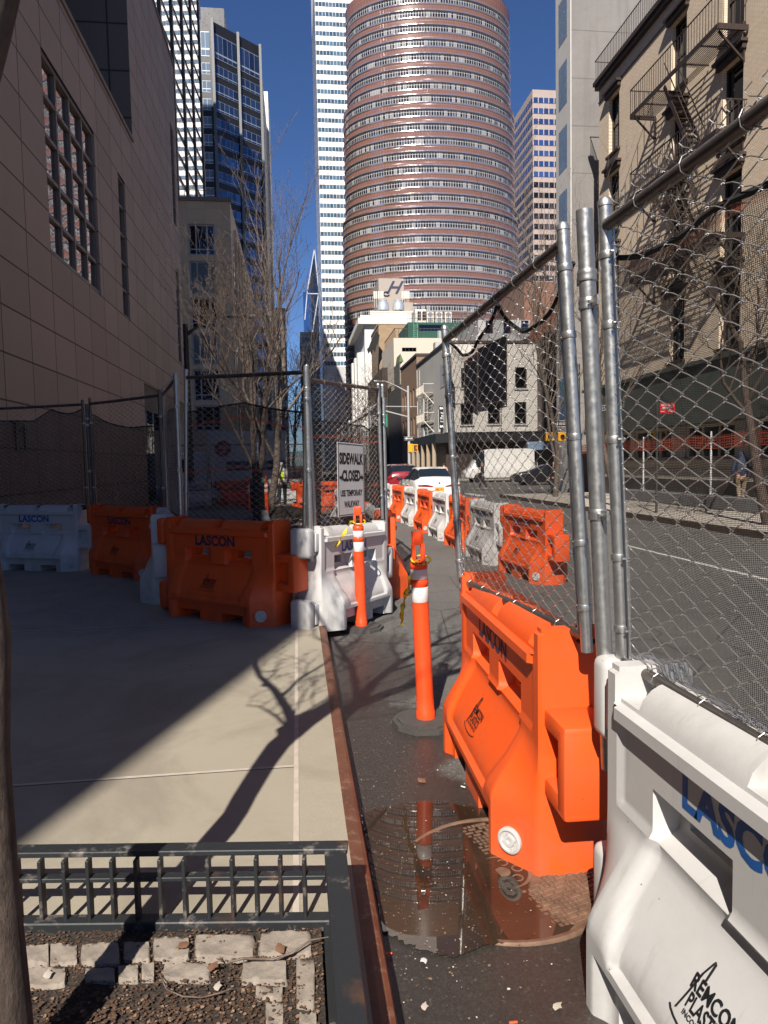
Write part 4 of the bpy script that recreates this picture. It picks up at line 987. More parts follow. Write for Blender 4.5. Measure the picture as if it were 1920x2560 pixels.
for a_, b_, z0, z1 in tiers:
    fl = []; k = 0
    while True:
        z = zw-k*P_; k += 1
        if z < z0-1.2 or z < 8: break
        if z > z1: continue
        fl.append((z, k))
    prof = [(0, z0)]
    for z, k in reversed(fl):
        prof += [(0, z-.66), (.10, z-.60), (.17, z-.45), (.19, z-.30), (.17, z-.15), (.10, z-.04), (-.25, z), (-.25, z+1.75), (.08, z+1.78), (.13, z+1.86), (.14, z+1.94), (.13, z+2.10), (.08, z+2.22), (0, z+2.27)]
    prof += [(0, z1)]
    mats_ = []
    for (o0_, za), (o1_, zb_) in zip(prof, prof[1:]):
        if zb_ <= za-.001: continue
        b.cur = 1 if (o0_ > .05 or o1_ > .05) else 0
        p0, p1 = oval(a_+o0_, b_+o0_), oval(a_+o1_, b_+o1_)
        i0 = [b.vert((x, y, za)) for x, y in p0]; i1 = [b.vert((x, y, zb_)) for x, y in p1]
        for i in range(N): b.face((i0[i], i0[i+1], i1[i+1], i1[i]))
    b.cur = 0; b.face([b.vert((x, y, z1)) for x, y in oval(a_, b_)]); b.face([b.vert((CX+a_, CY, z0)), b.vert((CX-a_, CY, z0)), b.vert((CX-a_, CY, z1)), b.vert((CX+a_, CY, z1))])
    for z, k in fl:
        wb = MB(); pp_ = oval(a_-.23, b_-.23); per = 0; acc = [0]
        for (xa, ya), (xb, yb) in zip(pp_, pp_[1:]): per += hypot(xb-xa, yb-ya); acc.append(per)
        ii = [wb.vert((x, y, z+.01)) for x, y in pp_]; jj = [wb.vert((x, y, z+1.745)) for x, y in pp_]
        for i in range(N):
            u0, u1 = acc[i]/.80, acc[i+1]/.80; wb.face((ii[i], ii[i+1], jj[i+1], jj[i]), [(u0, k), (u1, k), (u1, k+.9999), (u0, k+.9999)])
        put(wb, 'window_band', A['rib_o'], r, 60)
put(b, 'wall', [A['gran'], A['pink']], r, 50)
b = MB()
for i in range(0, N, 2):
    x, y = oval(25.3, 16.8)[i]; b.tube([(x, y, 141.5), (x, y, 142.7)], .05, 4)
for z in (142.1, 142.7): b.tube([(x, y, z) for x, y in oval(25.3, 16.8)], .05, 4)
put(b, 'roof_railing', A['galvd'], r)
b = MB(); b.prism(oval(21, 12.5), 141.5, 152); put(b, 'penthouse', A['gran'], r)

# --- pink banded tower right of it
A['rib_p'] = m_ribbon('pink_tower_ribbon', (.42, .38, .36), (.13, .24, .48), (.08, .15, .33), 0, .16, .75, .06, tr=.0, lw=(.0, .0))
A['rib_k'] = m_ribbon('dark_tower_ribbon', (.30, .26, .24), (.05, .05, .06), (.01, .01, .012), 0, .16, .3, .1, tr=.05, lw=(.0, .0))
D = 262.0; x0 = PY(1334, 800, D).x
pk = m_panels('pink_stone', (.37, .29, .25), 1.5, 3.8, 0, (0, 0), .03, (.32, .24, .2), var=.06)
r = bld('pink_banded_tower', 'pinkish stone tower with horizontal window bands between the round tower and the grey wall', (x0+15, D+20, 0))
zt_ = PY(1340, 224, D).z
b = MB(); b.box(x0, x0+30, D, D+75, 0, zt_); put(b, 'wall', pk, r)
for k in range(34):
    z = zt_-4.7-k*3.78
    if z < 3: break
    band(r, [(x0, D+75), (x0, D), (x0+30, D)], z, z+1.9, A['rib_p' if k < 8 else 'rib_k'], 1.95, .12, k=k)

# --- grey rendered wall building
RX = 15.0
gy0 = 36.6; cg = PY(1429, 600, gy0)
cgm = NT('weathered_render'); v_ = cgm.xyz(); cc2 = cgm.mix(cgm.noise(.35, 8, rough=.7), (.14, .13, .12), (.27, .25, .235)); cc2 = cgm.mix(cgm.ramp(cgm.noise(2.2, 6, cgm.comb(v_[0], v_[1], cgm.math('MULTIPLY', v_[2], .12))), [(.5, 0), (.7, .5)]), cc2, (.15, .14, .13))
ln = cgm.math('LESS_THAN', cgm.math('FRACT', cgm.math('MULTIPLY', v_[2], .42)), .02); cc2 = cgm.mix(cgm.math('MULTIPLY', ln, .6), cc2, (.08, .075, .07)); cgm.bsdf(cc2, .9, 0, cgm.bump(cgm.noise(3, 8), .5, .04))
r = bld('grey_party_wall_building', 'tall building with a bare weathered grey side wall behind the fire escape house', (22, 46, 0))
b = MB(); dx = cg.x; b.prism([(dx, gy0), (dx+18, gy0), (dx+18, 56), (dx+7, 56), (dx+7, gy0+2.1), (dx, gy0+2.1)], 0, 52); put(b, 'wall', cgm.m, r)
wf = mat('white_pier', (.55, .52, .48), .6); A['bluew'] = mat('blue_window', (.13, .20, .30), .3, ns=.5, na=.4); A['glassb'] = m_mirror('blue_window_glass', (.16, .22, .33), .05)
M = FR(dx-.001, gy0+2.1, 0, 0, -1)
b = MB(); b.M = M; b.box(0, 2.1, 0, 52.1, .0, .05); put(b, 'facade', wf, r)
for k in range(14):
    b = MB(); b.M = M; b.box(.45, 1.65, 4+k*3.3, 6.2+k*3.3, .051, .06); put(b, 'window_bay', A['bluew'], r)

# --- brick house with fire escapes
r = bld('brick_walkup_house', 'tan brick house with black fire escapes, upper right', (RX, 20, 0))
YB0, YB1 = 4.0, 34.1; ZT = 19.75
A['tan'] = m_brick('tan_brick', (.76, .61, .45), (.66, .52, .37), (.48, .38, .28), 1, .24, .08)
M = FR(RX, YB1, 0, 0, -1)   # local x runs from the far corner towards the viewer
H_ = lambda ya, yb, z0, z1: (YB1-yb, YB1-ya, z0, z1)
holes = []
for z0, z1 in ((16.0, 18.6), (12.35, 15.1), (8.7, 11.5), (5.6, 8.1)):
    for ya, yb in ((31.9, 33.0), (26.25, 27.35), (22.75, 23.95), (18.9, 20.0), (15.3, 16.4), (11.5, 12.6)): holes.append(H_(ya, yb, z0, z1))
b = MB(); facade(b, M, YB1-YB0, ZT, holes, .32); b.M = Matrix()
b.quad((RX+12, YB1, 0), (RX, YB1, 0), (RX, YB1, ZT), (RX+12, YB1, ZT)); b.quad((RX, YB0, ZT), (RX+12, YB0, ZT), (RX+12, YB1, ZT), (RX, YB1, ZT)); put(b, 'wall', A['tan'], r)
dkp = mat('dark_brown_paint', (.035, .022, .018), .5, ns=8, na=.4); A['dkp'] = dkp
for i, h in enumerate(holes):
    window(r, M, *h, d=.24, cols=1, rows=2, fw=.08, fm='dkp', gm='glassd')
    l = MB(); l.M = M; l.rbox(h[0]-.18, h[1]+.18, h[3]+.02, h[3]+.22, .005, .16, .02, 1); l.box(h[0]-.24, h[1]+.24, h[3]+.221, h[3]+.32, .005, .26); put(l, 'window_hood', dkp, r)
    l = MB(); l.M = M; l.box(h[0]-.12, h[1]+.12, h[2]-.12, h[2]-.005, .005, .12); put(l, 'window_sill', dkp, r)
b = MB(); b.box(RX-.30, RX-.003, YB0, YB1+.05, ZT-.02, ZT+.16); b.box(RX-.20, RX-.003, YB0, YB1+.05, ZT-.2, ZT-.03); put(b, 'cornice', dkp, r)
b = MB(); b.box(RX-.045, RX-.003, YB0, YB1, 18.93, 18.99); put(b, 'string_course', dkp, r)
b = MB()
for k in range(110): y = YB1-.1-k*.16; b.bar((RX-.2, y, ZT+.16), (RX-.2, y, ZT+1.15), .018)
for z in (ZT+.25, ZT+1.15): b.bar((RX-.2, YB1, z), (RX-.2, YB1-18, z), .035)
for y in (YB1,): b.bar((RX-.2, y, ZT+1.15), (RX+1, y, ZT+1.15), .03)
put(b, 'roof_railing', dkp, r)
b = MB(); b.box(RX+1.8, RX+9, 15, 29.5, ZT, ZT+4); put(b, 'penthouse', cgm.m, r)
for k in range(4): 
    MM = FR(RX+1.8, 29, ZT, 0, -1); window(r, MM, .8+k*1.9, 2.1+k*1.9, .7, 3.2, d=-.02, cols=1, rows=2, fw=.1, fm='alu', gm='glassb')
# steel fire escapes: a thing each, hanging from the wall
A['esc'] = mat('fire_escape_paint', (.04, .026, .022), .5, .3, ns=10, na=.5)
def fire_escape(z, ya, yb, label, stair=True):
    t = thing('fire_escape', label, 'fire escape', (RX-.02, ya, z), 0, 'black fire escapes on the brick house'); L = yb-ya; W_ = 1.05
    b = MB()
    for k in range(int(W_/.075)):
        x = -.06-k*.075
        for s, e in (((0, L),) if x > -.35 or not stair else ((0, L*.40), (L*.66, L))): b.box(x-.022, x+.0, s, e, -.02, .0)
    for y in [L*f for f in (.02, .18, .36, .66, .82, .98)]: b.box(-W_, -.02, y-.02, y+.02, -.07, -.021)
    b.build('platform', A['esc'], t)
    b = MB(); b.box(-W_-.03, -W_, 0, L, -.13, .05); b.box(-W_, 0, -.03, 0, -.13, .05); b.box(-W_, 0, L, L+.03, -.13, .05); b.build('edge_beam', A['esc'], t)
    b = MB(); n = int(L/.17)
    for k in range(n+1): b.bar((-W_-.01, L*k/n, .05), (-W_-.01, L*k/n, 1.0), .016)
    for y in (0, L):
        for k in range(6): b.bar((-W_+k*.19, y, .05), (-W_+k*.19, y, 1.0), .016)
    for z_ in (1.0, ): b.bar((-W_-.01, 0, z_), (-W_-.01, L, z_), .034); b.bar((-W_, 0, z_), (0, 0, z_), .034); b.bar((-W_, L, z_), (0, L, z_), .034)
    b.build('railing', A['esc'], t)
    for y in (.15, L-.15):
        b = MB(); b.bar((-W_+.1, y, -.1), (-.03, y, -1.0), .06); b.bar((-.04, y, -.1), (-.04, y, -1.05), .05); b.build('bracket', A['esc'], t)
    if stair:
        s = MB(); top_ = (L*.62, 0); bot = (L*.30, -3.3)
        for x in (-.85, -.35): s.bar((x, top_[0], top_[1]), (x, bot[0], bot[1]), .03, .16)
        for x in (-.85, -.35): s.bar((x, top_[0], top_[1]+.85), (x, bot[0], bot[1]+.85), .03)
        for k in range(1, 12): f = k/12; y = top_[0]+(bot[0]-top_[0])*f; z_ = -3.3*f; s.box(-.83, -.37, y-.10, y+.10, z_-.012, z_+.012)
        s.build('stair', A['esc'], t)
    return t
fire_escape(15.75, 22.5, 28.6, 'upper black fire escape platform with a stair down, top right corner')
fire_escape(12.45, 22.5, 28.6, 'middle black fire escape platform crossed by the fence top rail')
fire_escape(9.15, 22.5, 28.6, 'lowest black fire escape platform behind the netting', stair=False)
# ground floor shopfront
r = bld('restaurant_front', 'green-black shop fascia and pale stone shopfront under the brick house', (RX-.6, 18, 0), 'shopfront')
fm_ = mat('fascia_paint', (.07, .076, .064), .5, ns=1, na=.25)
b = MB(); b.box(RX-1.0, RX-.002, 3, 33.4, 3.15, 5.0); b.box(RX-1.12, RX-.001, 2.9, 33.5, 5.002, 5.14); b.box(RX-1.02, RX-.003, 2.95, 33.45, 2.98, 3.148); put(b, 'fascia', fm_, r)
b = MB(); b.M = FR(RX-1.003, 33.0, 0, 0, -1); b.text('RESTAURANT', .38, Matrix.Translation((2.6, 4.1, .006)), .004, sx=1.1); put(b, 'lettering', A['signw'], r)
A['pale'] = m_panels('pale_shop_stone', (.40, .36, .31), .9, .45, 1, (0, 0), .01, (.2, .17, .14))
M = FR(RX-.35, 33.2, 0, 0, -1); hs = [H_(y, y+3.1, 1.72, 2.95) for y in (22.4, 26.5, 18.2, 14, 9.8, 30)]; hs = [(a_-.9, b_-.9, c_, d_) for a_, b_, c_, d_ in hs]
b = MB(); facade(b, M, 30, 2.99, hs, .2); put(b, 'wall', A['pale'], r)
A['cream'] = mat('cream_frame', (.5, .42, .3), .5)
for h in hs: window(r, M, *h, d=.15, cols=3, rows=1, fw=.09, fm='cream', gm='glassd')
b = MB(); b.M = M; b.box(0, 30, 1.45, 1.70, .002, .10); put(b, 'sill', A['cream'], r)
b = MB(); b.M = M; b.box(0, 30, .1, .95, .001, .06); put(b, 'plinth', A['framed'], r)
# orange safety mesh in front
om = NT('orange_safety_mesh'); u, v, _ = om.xyz(om.uv()); mm = om.math('MAXIMUM', om.math('LESS_THAN', om.math('FRACT', om.math('MULTIPLY', u, 8)), .35), om.math('LESS_THAN', om.math('FRACT', om.math('MULTIPLY', v, 12)), .4))
d_ = om.n('BsdfPrincipled'); om.set(d_.inputs['Base Color'], (.34, .07, .035)); t_ = om.n('BsdfTransparent'); mx = om.n('MixShader'); om.l(mm, mx.inputs[0]); om.l(t_.outputs[0], mx.inputs[1]); om.l(d_.outputs[0], mx.inputs[2]); om.l(mx.outputs[0], om.out.inputs[0])
b = MB(); n = 60
for k in range(n):
    ya, yb = 6+26*k/n, 6+26*(k+1)/n; za, zb_ = 2.07+.03*sin(ya*1.7), 2.07+.03*sin(yb*1.7); xa, xb = 13.2+.05*sin(ya*3), 13.2+.05*sin(yb*3)
    b.quad((xa, ya, za), (xb, yb, zb_), (xb, yb, zb_+.42), (xa, ya, za+.42), [(ya, 0), (yb, 0), (yb, .42), (ya, .42)])
tag(b.build('safety_mesh', om.m), 'strip of orange plastic safety mesh stretched in front of the restaurant windows', 'safety mesh')
for k, y in enumerate((8, 12.5, 17, 21.5, 26, 30.5)):
    b = MB(); b.tube([(0, 0, .15), (0, 0, 2.6)], .03, 8); b.lathe([(.12, .15), (.12, .19), (.03, .21)], 12); tag(b.build('mesh_post', A['signw'], loc=(13.25, y, 0)), 'slim white post holding up the orange safety mesh', 'post', 'posts of the orange safety mesh')
b = MB(); b.rbox(12.9, 13.5, 18.5, 27.5, .15, .55, .03); tag(b.build('concrete_planter', mat('planter_concrete', (.14, .135, .13), .85, ns=3, na=.2)), 'long low grey concrete planter wall on the far sidewalk', 'planter')

# --- white corner building across the avenue with the bar
A['whb'] = m_brick('white_painted_brick', (.58, .54, .48), (.52, .48, .43), (.45, .42, .37), 0, .4, .13)
A['cre0'] = mat('pale_sill', (.50, .47, .42), .7)
A['grb'] = mat('grey_render', (.40, .385, .36), .85, ns=.6, na=.12, bump=.3, bs=8)
r = bld('corner_bar_building', 'white painted corner building with black billboards and a bar on the ground floor', (RX+5, 76, 0))
YC = 70.3; zt_ = PY(1200, 858, YC).z; x1 = PY(1343, 950, YC).x
W2 = x1-RX; M = FR(RX, YC, 0, 1, 0); hs = []
for pa, pb, qa, qb in ((1152, 1182, 1008, 1062), (1220, 1250, 1006, 1060), (1287, 1316, 1005, 1060), (1288, 1317, 918, 971), (1153, 1165, 920, 970)):
    g_, h_ = PY(pa, qb, YC), PY(pb, qa, YC); hs.append((g_.x-RX, h_.x-RX, g_.z, h_.z))
b = MB(); facade(b, M, W2, zt_, hs, .25, h0=0); put(b, 'wall', A['whb'], r)
for h in hs: window(r, M, *h, d=.18, cols=1, rows=2, fw=.1, fm='framed', gm='glassd')
M3 = FR(RX, 87.5, 0, 0, -1); hs3 = [(4.0+k*2.2, 5.0+k*2.2, 6.5, 9.6) for k in (0, 1)]+[(4+k*2.2, 5+k*2.2, 4.2, 6.3) for k in (0, 1)]+[(13, 14, 5, 7.5)]
b = MB(); facade(b, M3, 17.2, zt_, hs3, .4); b.M = Matrix(); b.quad((RX, 87.5, zt_), (RX, YC, zt_), (x1, YC, zt_), (x1, 87.5, zt_)); put(b, 'street_wall', A['grb'], r)
for h in hs3: window(r, M3, *h, d=.3, cols=1, rows=2, fw=.1, fm='framed', gm='glassd')
b = MB(); b.box(RX-.12, RX+.02, YC+.1, 87.5, zt_+.001, zt_+.25); b.box(RX-.1, x1, YC-.12, YC+.05, zt_+.002, zt_+.25); put(b, 'parapet', A['framed'], r)
b = MB(); za, zb_ = PY(1200, 1106, YC).z, PY(1200, 1084, YC).z
b.box(RX-1.4, x1, YC-1.3, YC-.002, za, zb_); b.box(RX-1.4, RX-.002, YC+.001, 86, za, zb_); b.box(RX-.3, x1, YC-1.35, YC-.003, zb_+.002, zb_+.12); put(b, 'awning', A['black'], r)
b = MB(); b.box(RX-.12, x1-.1, YC-.1, YC-.003, 0, za); b.box(RX-.1, RX-.002, YC+.001, 86, 0, za); put(b, 'shopfront', mat('dark_shopfront', (.035, .022, .018), .5, ns=3, na=.6), r)
cmn = mat('weathered_timber_post', (.30, .235, .17), .8, ns=5, na=.3)
for k in range(5): b = MB(); b.tube([(RX-1.2, YC+.6+k*3.2, 0), (RX-1.2, YC+.6+k*3.2, za)], .22, 10); put(b, 'awning_post', cmn, r)
for h in hs:
    l = MB(); l.M = M; l.box(h[0]-.12, h[1]+.12, h[2]-.14, h[2]-.004, .003, .14); put(l, 'window_sill', A['grb'], r)
for h in hs3[:4]:
    l = MB(); l.M = M3; l.box(h[0]-.1, h[1]+.1, h[2]-.12, h[2]-.004, .003, .12); put(l, 'window_sill', A['cre0'], r)
b = MB()
for x in (RX+.25, RX+5.6): b.tube([(x, YC-.08, zb_+.13), (x, YC-.08, zt_)], .05, 6)
b.tube([(RX+.25, YC-.08, 7.6), (RX+5.6, YC-.08, 7.75)], .025, 4); b.tube([(RX+.25, YC-.08, 9.3), (RX+4.2, YC-.09, 9.2)], .02, 4); put(b, 'drain_pipe', A['framed'], r)
g_, h_ = PY(1087, 884, 80), PY(1099, 855, 80); b = MB(); b.rbox(g_.x, h_.x+.4, 79.6, 81, zt_-.3, h_.z, .03); b.box(h_.x+1.2, h_.x+2.2, 76, 78, zt_+.001, zt_+1.2); b.tube([(h_.x+3, 75, zt_), (h_.x+3, 75, zt_+1.5), (h_.x+3.4, 75, zt_+1.7)], .12, 8); put(b, 'roof_duct', A['grb'], r)
# billboards
for pa, pb, ta, tb, lab in ((1161, 1193, (905, 1000), (880, 1022), 'narrow dark blue-black billboard left of the big black one'), (1195, 1266, (872, 1013), (838, 1000), 'big black billboard on the white corner building')):
    D = YC-.6; pts = [PY(pa, ta[1], D), PY(pb, tb[1], D), PY(pb, tb[0], D), PY(pa, ta[0], D)]
    t = thing('billboard', lab, 'billboard', tuple(pts[0]), 0, 'black billboards on the white corner building'); b = MB(); b.M = Matrix.Translation(-pts[0])
    i = [b.vert(p) for p in pts]; j = [b.vert(p+V(0, .25, 0)) for p in pts]; b.face(i); b.face(j[::-1])
    for k in range(4): b.face((i[k], j[k], j[(k+1) % 4], i[(k+1) % 4]))
    b.build('board', mat('billboard_black', (.006, .006, .010), .9, ns=1, na=.4, spec=.05), t)
    b = MB(); b.M = Matrix.Translation(-pts[0])
    for k in range(4): b.bar(pts[k]+V(0, -.02, 0), pts[(k+1) % 4]+V(0, -.02, 0), .07)
    b.build('frame', A['framed'], t)
# bar sign hanging
D = 72.0; s0, s1 = PY(1097, 1015, D), PY(1114, 1073, D)
t = thing('bar_sign', 'tall black hanging bar sign with white letters and emblem', 'sign', tuple(s0)); w2, h2 = (s1.x-s0.x), (s0.z-s1.z)
b = MB(); b.rbox(0, w2, -.06, .06, -h2, 0, .02); b.build('board', A['black'], t)
b = MB(); F = lambda x, z: frame((x, -.068, z), (1, 0, 0), (0, 0, 1))
wl_ = mat('white_lettering', (.85, .84, .82), .5)
b.text('BAR', w2*.42, F(w2*.5, -h2*.10), .012); b.text('Tipsy', w2*.26, F(w2*.5, -h2*.30), .006); b.text('Turtle', w2*.26, F(w2*.5, -h2*.67), .006); b.text('BAR', w2*.42, F(w2*.5, -h2*.88), .012); b.build('lettering', wl_, t)
b = MB()
for cx, cz, rr in ((.5, -.43, .13), (.32, -.53, .13), (.68, -.54, .13)): b.tube([(w2*cx+w2*rr*cos(a*.7), -.07, h2*cz+w2*rr*sin(a*.7)) for a in range(10)], w2*.035, 5)
b.build('emblem', wl_, t)
b = MB(); b.bar((w2, 0, -.1), (RX-s0.x, 0, -.1), .05); b.bar((w2, 0, -h2+.1), (RX-s0.x, 0, -h2+.1), .05); b.build('bracket', A['black'], t)
g_ = PX(1115, 925, RX-.03)
t = thing('wall_sign', 'grey painted wall sign high on the grey side of the bar building', 'sign', (RX-.03, g_.y, g_.z)); M2 = frame((0, 0, 0), (0, -1, 0), (0, 0, 1))
b = MB(); b.M = M2; b.box(-3, 2.6, -1.5, .9, -.02, 0); b.build('board', mat('sign_grey', (.33, .33, .34), .6), t)
b = MB(); b.M = M2; b.text('THE TIPSY', .9, Matrix.Translation((0, .2, .01)), .01, sx=.8); b.text('Turtle', 1.5, Matrix.Translation((0, -.8, .01)), .01, sx=.9); b.build('lettering', A['ink'], t)
# pale fire escape on that wall
t = thing('fire_escape', 'cream painted fire escape with a ladder on the grey side of the bar building', 'fire escape', (RX, 79, 0)); A['cre'] = mat('cream_escape_paint', (.62, .57, .48), .5)
for z in (6.3, 9.7)[:1]+(9.4,):
    b = MB()
    for k in range(8): b.box(-1.1+k*.14, -1.04+k*.14, -2.2, 2.6, z-.04, z)
    b.box(-1.15, -1.1, -2.2, 2.6, z-.15, z+.02); b.build('platform', A['cre'], t)
    b = MB()
    for k in range(16): b.bar((-1.12, -2.2+k*.32, z), (-1.12, -2.2+k*.32, z+.95), .03)
    b.bar((-1.12, -2.2, z+.95), (-1.12, 2.6, z+.95), .05); b.bar((-1.12, -2.2, z+.95), (0, -2.2, z+.95), .05); b.bar((-1.1, -2.2, z), (0, -2.2, z-1.2), .07); b.build('railing', A['cre'], t)
b = MB(); b.bar((-.9, 2.2, 6.2), (-.9, -.8, 9.4), .05, .15); b.bar((-.4, 2.2, 6.2), (-.4, -.8, 9.4), .05, .15)
for k in range(12): b.box(-.9, -.4, 2.2-3*k/12-.1, 2.2-3*k/12+.1, 6.2+3.2*k/12, 6.23+3.2*k/12)
b.bar((-1.0, 2.55, 3), (-1.0, 2.55, 12.4), .04); b.bar((-.7, 2.55, 3), (-.7, 2.55, 12.4), .04); b.build('ladder', A['cre'], t)

# --- buildings further along and behind
def simple(name, label, x0, x1, y0, y1, z1, m, hs=(), front=True, side=True, depth=.25, gm='glassd', fm='framed', cols=1, rows=2, roof=True, parap=None, fw=.08):
    r = bld(name, label, ((x0+x1)/2, (y0+y1)/2, 0)); b = MB()
    Mf, Ms = FR(x0, y0, 0, 1, 0), FR(x0, y1, 0, 0, -1)
    hf = [h[1:] for h in hs if h[0] == 'f']; hs_ = [h[1:] for h in hs if h[0] == 's']
    facade(b, Mf, x1-x0, z1, hf, depth); facade(b, Ms, y1-y0, z1, hs_, depth); b.M = Matrix(); b.quad((x0, y0, z1), (x1, y0, z1), (x1, y1, z1), (x0, y1, z1)); put(b, 'wall', m, r)
    for h in hf: window(r, Mf, *h, d=depth-.05, cols=cols, rows=rows, fw=fw, fm=fm, gm=gm)
    for h in hs_: window(r, Ms, *h, d=depth-.05, cols=cols, rows=rows, fw=fw, fm=fm, gm=gm)
    if parap: b = MB(); b.box(x0-.12, x1+.1, y0-.12, y0+.15, z1+.002, z1+.3); b.box(x0-.12, x0+.15, y0+.151, y1, z1+.002, z1+.3); put(b, 'parapet', parap, r)
    return r
hs = [('f', 1+k*2.6, 2.1+k*2.6, z, z+1.8) for k in range(5) for z in (4.6, 8.2, 11.6)]
simple('dark_brick_building', 'dark brick building across the avenue right of the white corner building', x1+.1, x1+15, YC+.4, YC+14, 14.8, mat('dark_brick', (.075, .06, .05), .85, ns=4, na=.3), hs)
hs = [('f', 1+k*2.4, 2+k*2.4, z, z+1.7) for k in range(3) for z in (15.5, 18.5)]
simple('grey_back_building', 'pale grey building rising behind the white corner building', RX+9, RX+16, 92, 104, PY(1310, 800, 92).z, mat('pale_grey_render', (.33, .32, .31), .8, ns=.6, na=.2), hs)
simple('brick_back_building', 'reddish brick building behind the white corner building, seen through the netting', RX+16.2, RX+34, 95, 108, 26, m_brick('red_back_brick', (.22, .09, .055), (.17, .075, .05), (.2, .15, .12), 0, .4, .13))
hs = [('s', 1.2+k*2.3, 2.2+k*2.3, z, z+2.2) for k in range(5) for z in (5.4, 9.0)]
z_b = PX(1045, 886, RX).z
simple('brown_brick_building', 'brown brick building with narrow windows next along from the bar', RX, RX+8, 87.6, 101, z_b, m_brick('brown_brick', (.27, .165, .105), (.22, .13, .085), (.2, .14, .1), 1, .3, .1), hs, parap=A['framed'])
D = 116.0; zc = PY(1050, 845, D).z; xr = PY(1150, 850, D).x; xl = PY(984, 850, D).x
g_, h_ = PY(1005, 879, D), PY(1041, 869, D)
r = simple('cream_flat_building', 'cream rendered flat building with one long dark window under the green rooftop', xl, xr+9, D, D+16, zc, mat('cream_render', (.56, .49, .40), .85, ns=.5, na=.08), [('f', g_.x-xl, h_.x-xl, g_.z, h_.z)], cols=4, rows=1)
b = MB(); b.box(xl+.3, xr, D+.4, D+.5, zc, zc+.1)
for k in range(24): b.bar((xl+.3+k*.6, D+.4, zc), (xl+.3+k*.6, D+.4, zc+1.6), .06)
b.bar((xl+.3, D+.4, zc+1.6), (xr, D+.4, zc+1.6), .08); b.bar((xl+.3, D+.4, zc+1.6), (xl+.3, D+14, zc+1.6), .1)
for k in range(12): b.bar((xl+.3, D+.4+k*1.2, zc), (xl+.3, D+.4+k*1.2, zc+1.6), .06)
put(b, 'roof_railing', A['framed'], r)
D = 126.0; xg0, xg1 = PY(1020, 820, D).x, PY(1168, 820, D).x; zg = PY(1090, 806, D).z; g_, h_ = PY(1047, 828, D), PY(1112, 812, D)
r = simple('green_rooftop_building', 'dark green painted rooftop building carrying the air conditioners', xg0, xg1, D, D+12, zg, m_brick('green_brick', (.018, .085, .06), (.015, .07, .05), (.01, .05, .035), 0, .5, .16), [('f', g_.x-xg0, h_.x-xg0, g_.z, h_.z)], cols=1, rows=1)
dd0, dd1 = PY(1094, 846, D), PY(1110, 827, D); b = MB(); b.box(dd0.x, dd1.x, D-.12, D-.002, dd0.z, dd1.z); put(b, 'door', mat('grey_blue_door', (.25, .32, .33), .6), r)
b = MB()
for x in (PY(1034, 830, D).x, PY(1043, 830, D).x): b.bar((x, D-.3, zc), (x, D-.3, zg+.9), .09)
for k in range(12): b.bar((PY(1034, 830, D).x, D-.3, zc+.3+k*.33), (PY(1043, 830, D).x, D-.3, zc+.3+k*.33), .06)
put(b, 'ladder', mat('green_ladder', (.10, .30, .2), .6), r)
b = MB()
for k in range(30): x = xg0+k*(xg1-xg0)/29; b.bar((x, D+.2, zg), (x, D+.2, zg+1.5), .05)
for z in (zg+.75, zg+1.5): b.bar((xg0, D+.2, z), (xg1, D+.2, z), .06)
put(b, 'roof_railing', A['framed'], r)
for k, px in enumerate((1076, 1098, 1121)):
    g_ = PY(px, 803, D+2); t = thing('air_conditioner', ['left', 'middle', 'right'][k]+' of the three cream twin fan air conditioners on the green rooftop', 'air conditioner', (g_.x, D+2, zg+.3), 0, 'air conditioners on the green rooftop')
    b = MB(); b.rbox(-.62, .62, 0, .5, 0, 2.0, .03); b.build('case', A['cre'], t)
    for z in (.5, 1.5):
        b = MB(); b.M = frame((0, -.01, z), (1, 0, 0), (0, 0, 1)); b.lathe([(.44, 0), (.44, .03), (.38, .03), (.36, .005), (.1, .005), (.1, .03), (.001, .03)], 20); b.build('fan_grille', A['galv'], t, smooth=40)
    b = MB()
    for x in (-.5, .5): b.box(x-.05, x+.05, 0, .5, -.3, 0)
    b.build('stand', A['framed'], t)
g_, h_ = PY(1038, 803, D+2), PY(1060, 773, D+2)
simple('rooftop_shed', 'small white rooftop room with two paned windows left of the air conditioners', g_.x, h_.x, D+2, D+6, h_.z, mat('shed_white', (.60, .57, .50), .7), [('f', .4, 1.1, zg+.7, h_.z-.35), ('f', 1.3, 2.0, zg+.7, h_.z-.35)], fm='cream', cols=2, rows=3, fw=.05, depth=.1)
D = 142.0; xa_, xb_ = PY(948, 900, D).x, PY(1024, 900, D).x
simple('tan_party_wall_building', 'tan brick building with a blank front wall left of the green rooftop', xa_, xb_+2, D, D+14, PY(985, 811, D).z, m_brick('tan_back_brick', (.36, .25, .15), (.30, .20, .12), (.25, .18, .12), 0, .6, .2), parap=A['tan'])
D = 172.0; xa_, xb_ = PY(912, 850, D).x, PY(1040, 850, D).x; zt_ = PY(960, 812, D).z
hs = [('f', 2.6+k*3.4, 4.4+k*3.4, z, z+2.4) for k in range(3) for z in [zt_-4.4-j*3.6 for j in range(7)]]+[('s', 2+k*3, 3.3+k*3, z, z+2.4) for k in range(9) for z in [zt_-4.4-j*3.6 for j in range(7)]]
r = simple('white_ornate_building', 'white ornate old building with bay windows left of the tan wall', xa_, xb_, D, D+30, zt_, mat('white_stone', (.66, .63, .58), .8, ns=.4, na=.1), hs, fm='cre')
b = MB(); b.box(xa_-1.6, xb_, D-1.2, D+30, zt_+.002, zt_+1.4); b.box(xa_-1, xb_, D-.6, D+30, zt_+1.401, zt_+2.1); put(b, 'cornice', bpy.data.materials['white_stone'], r)
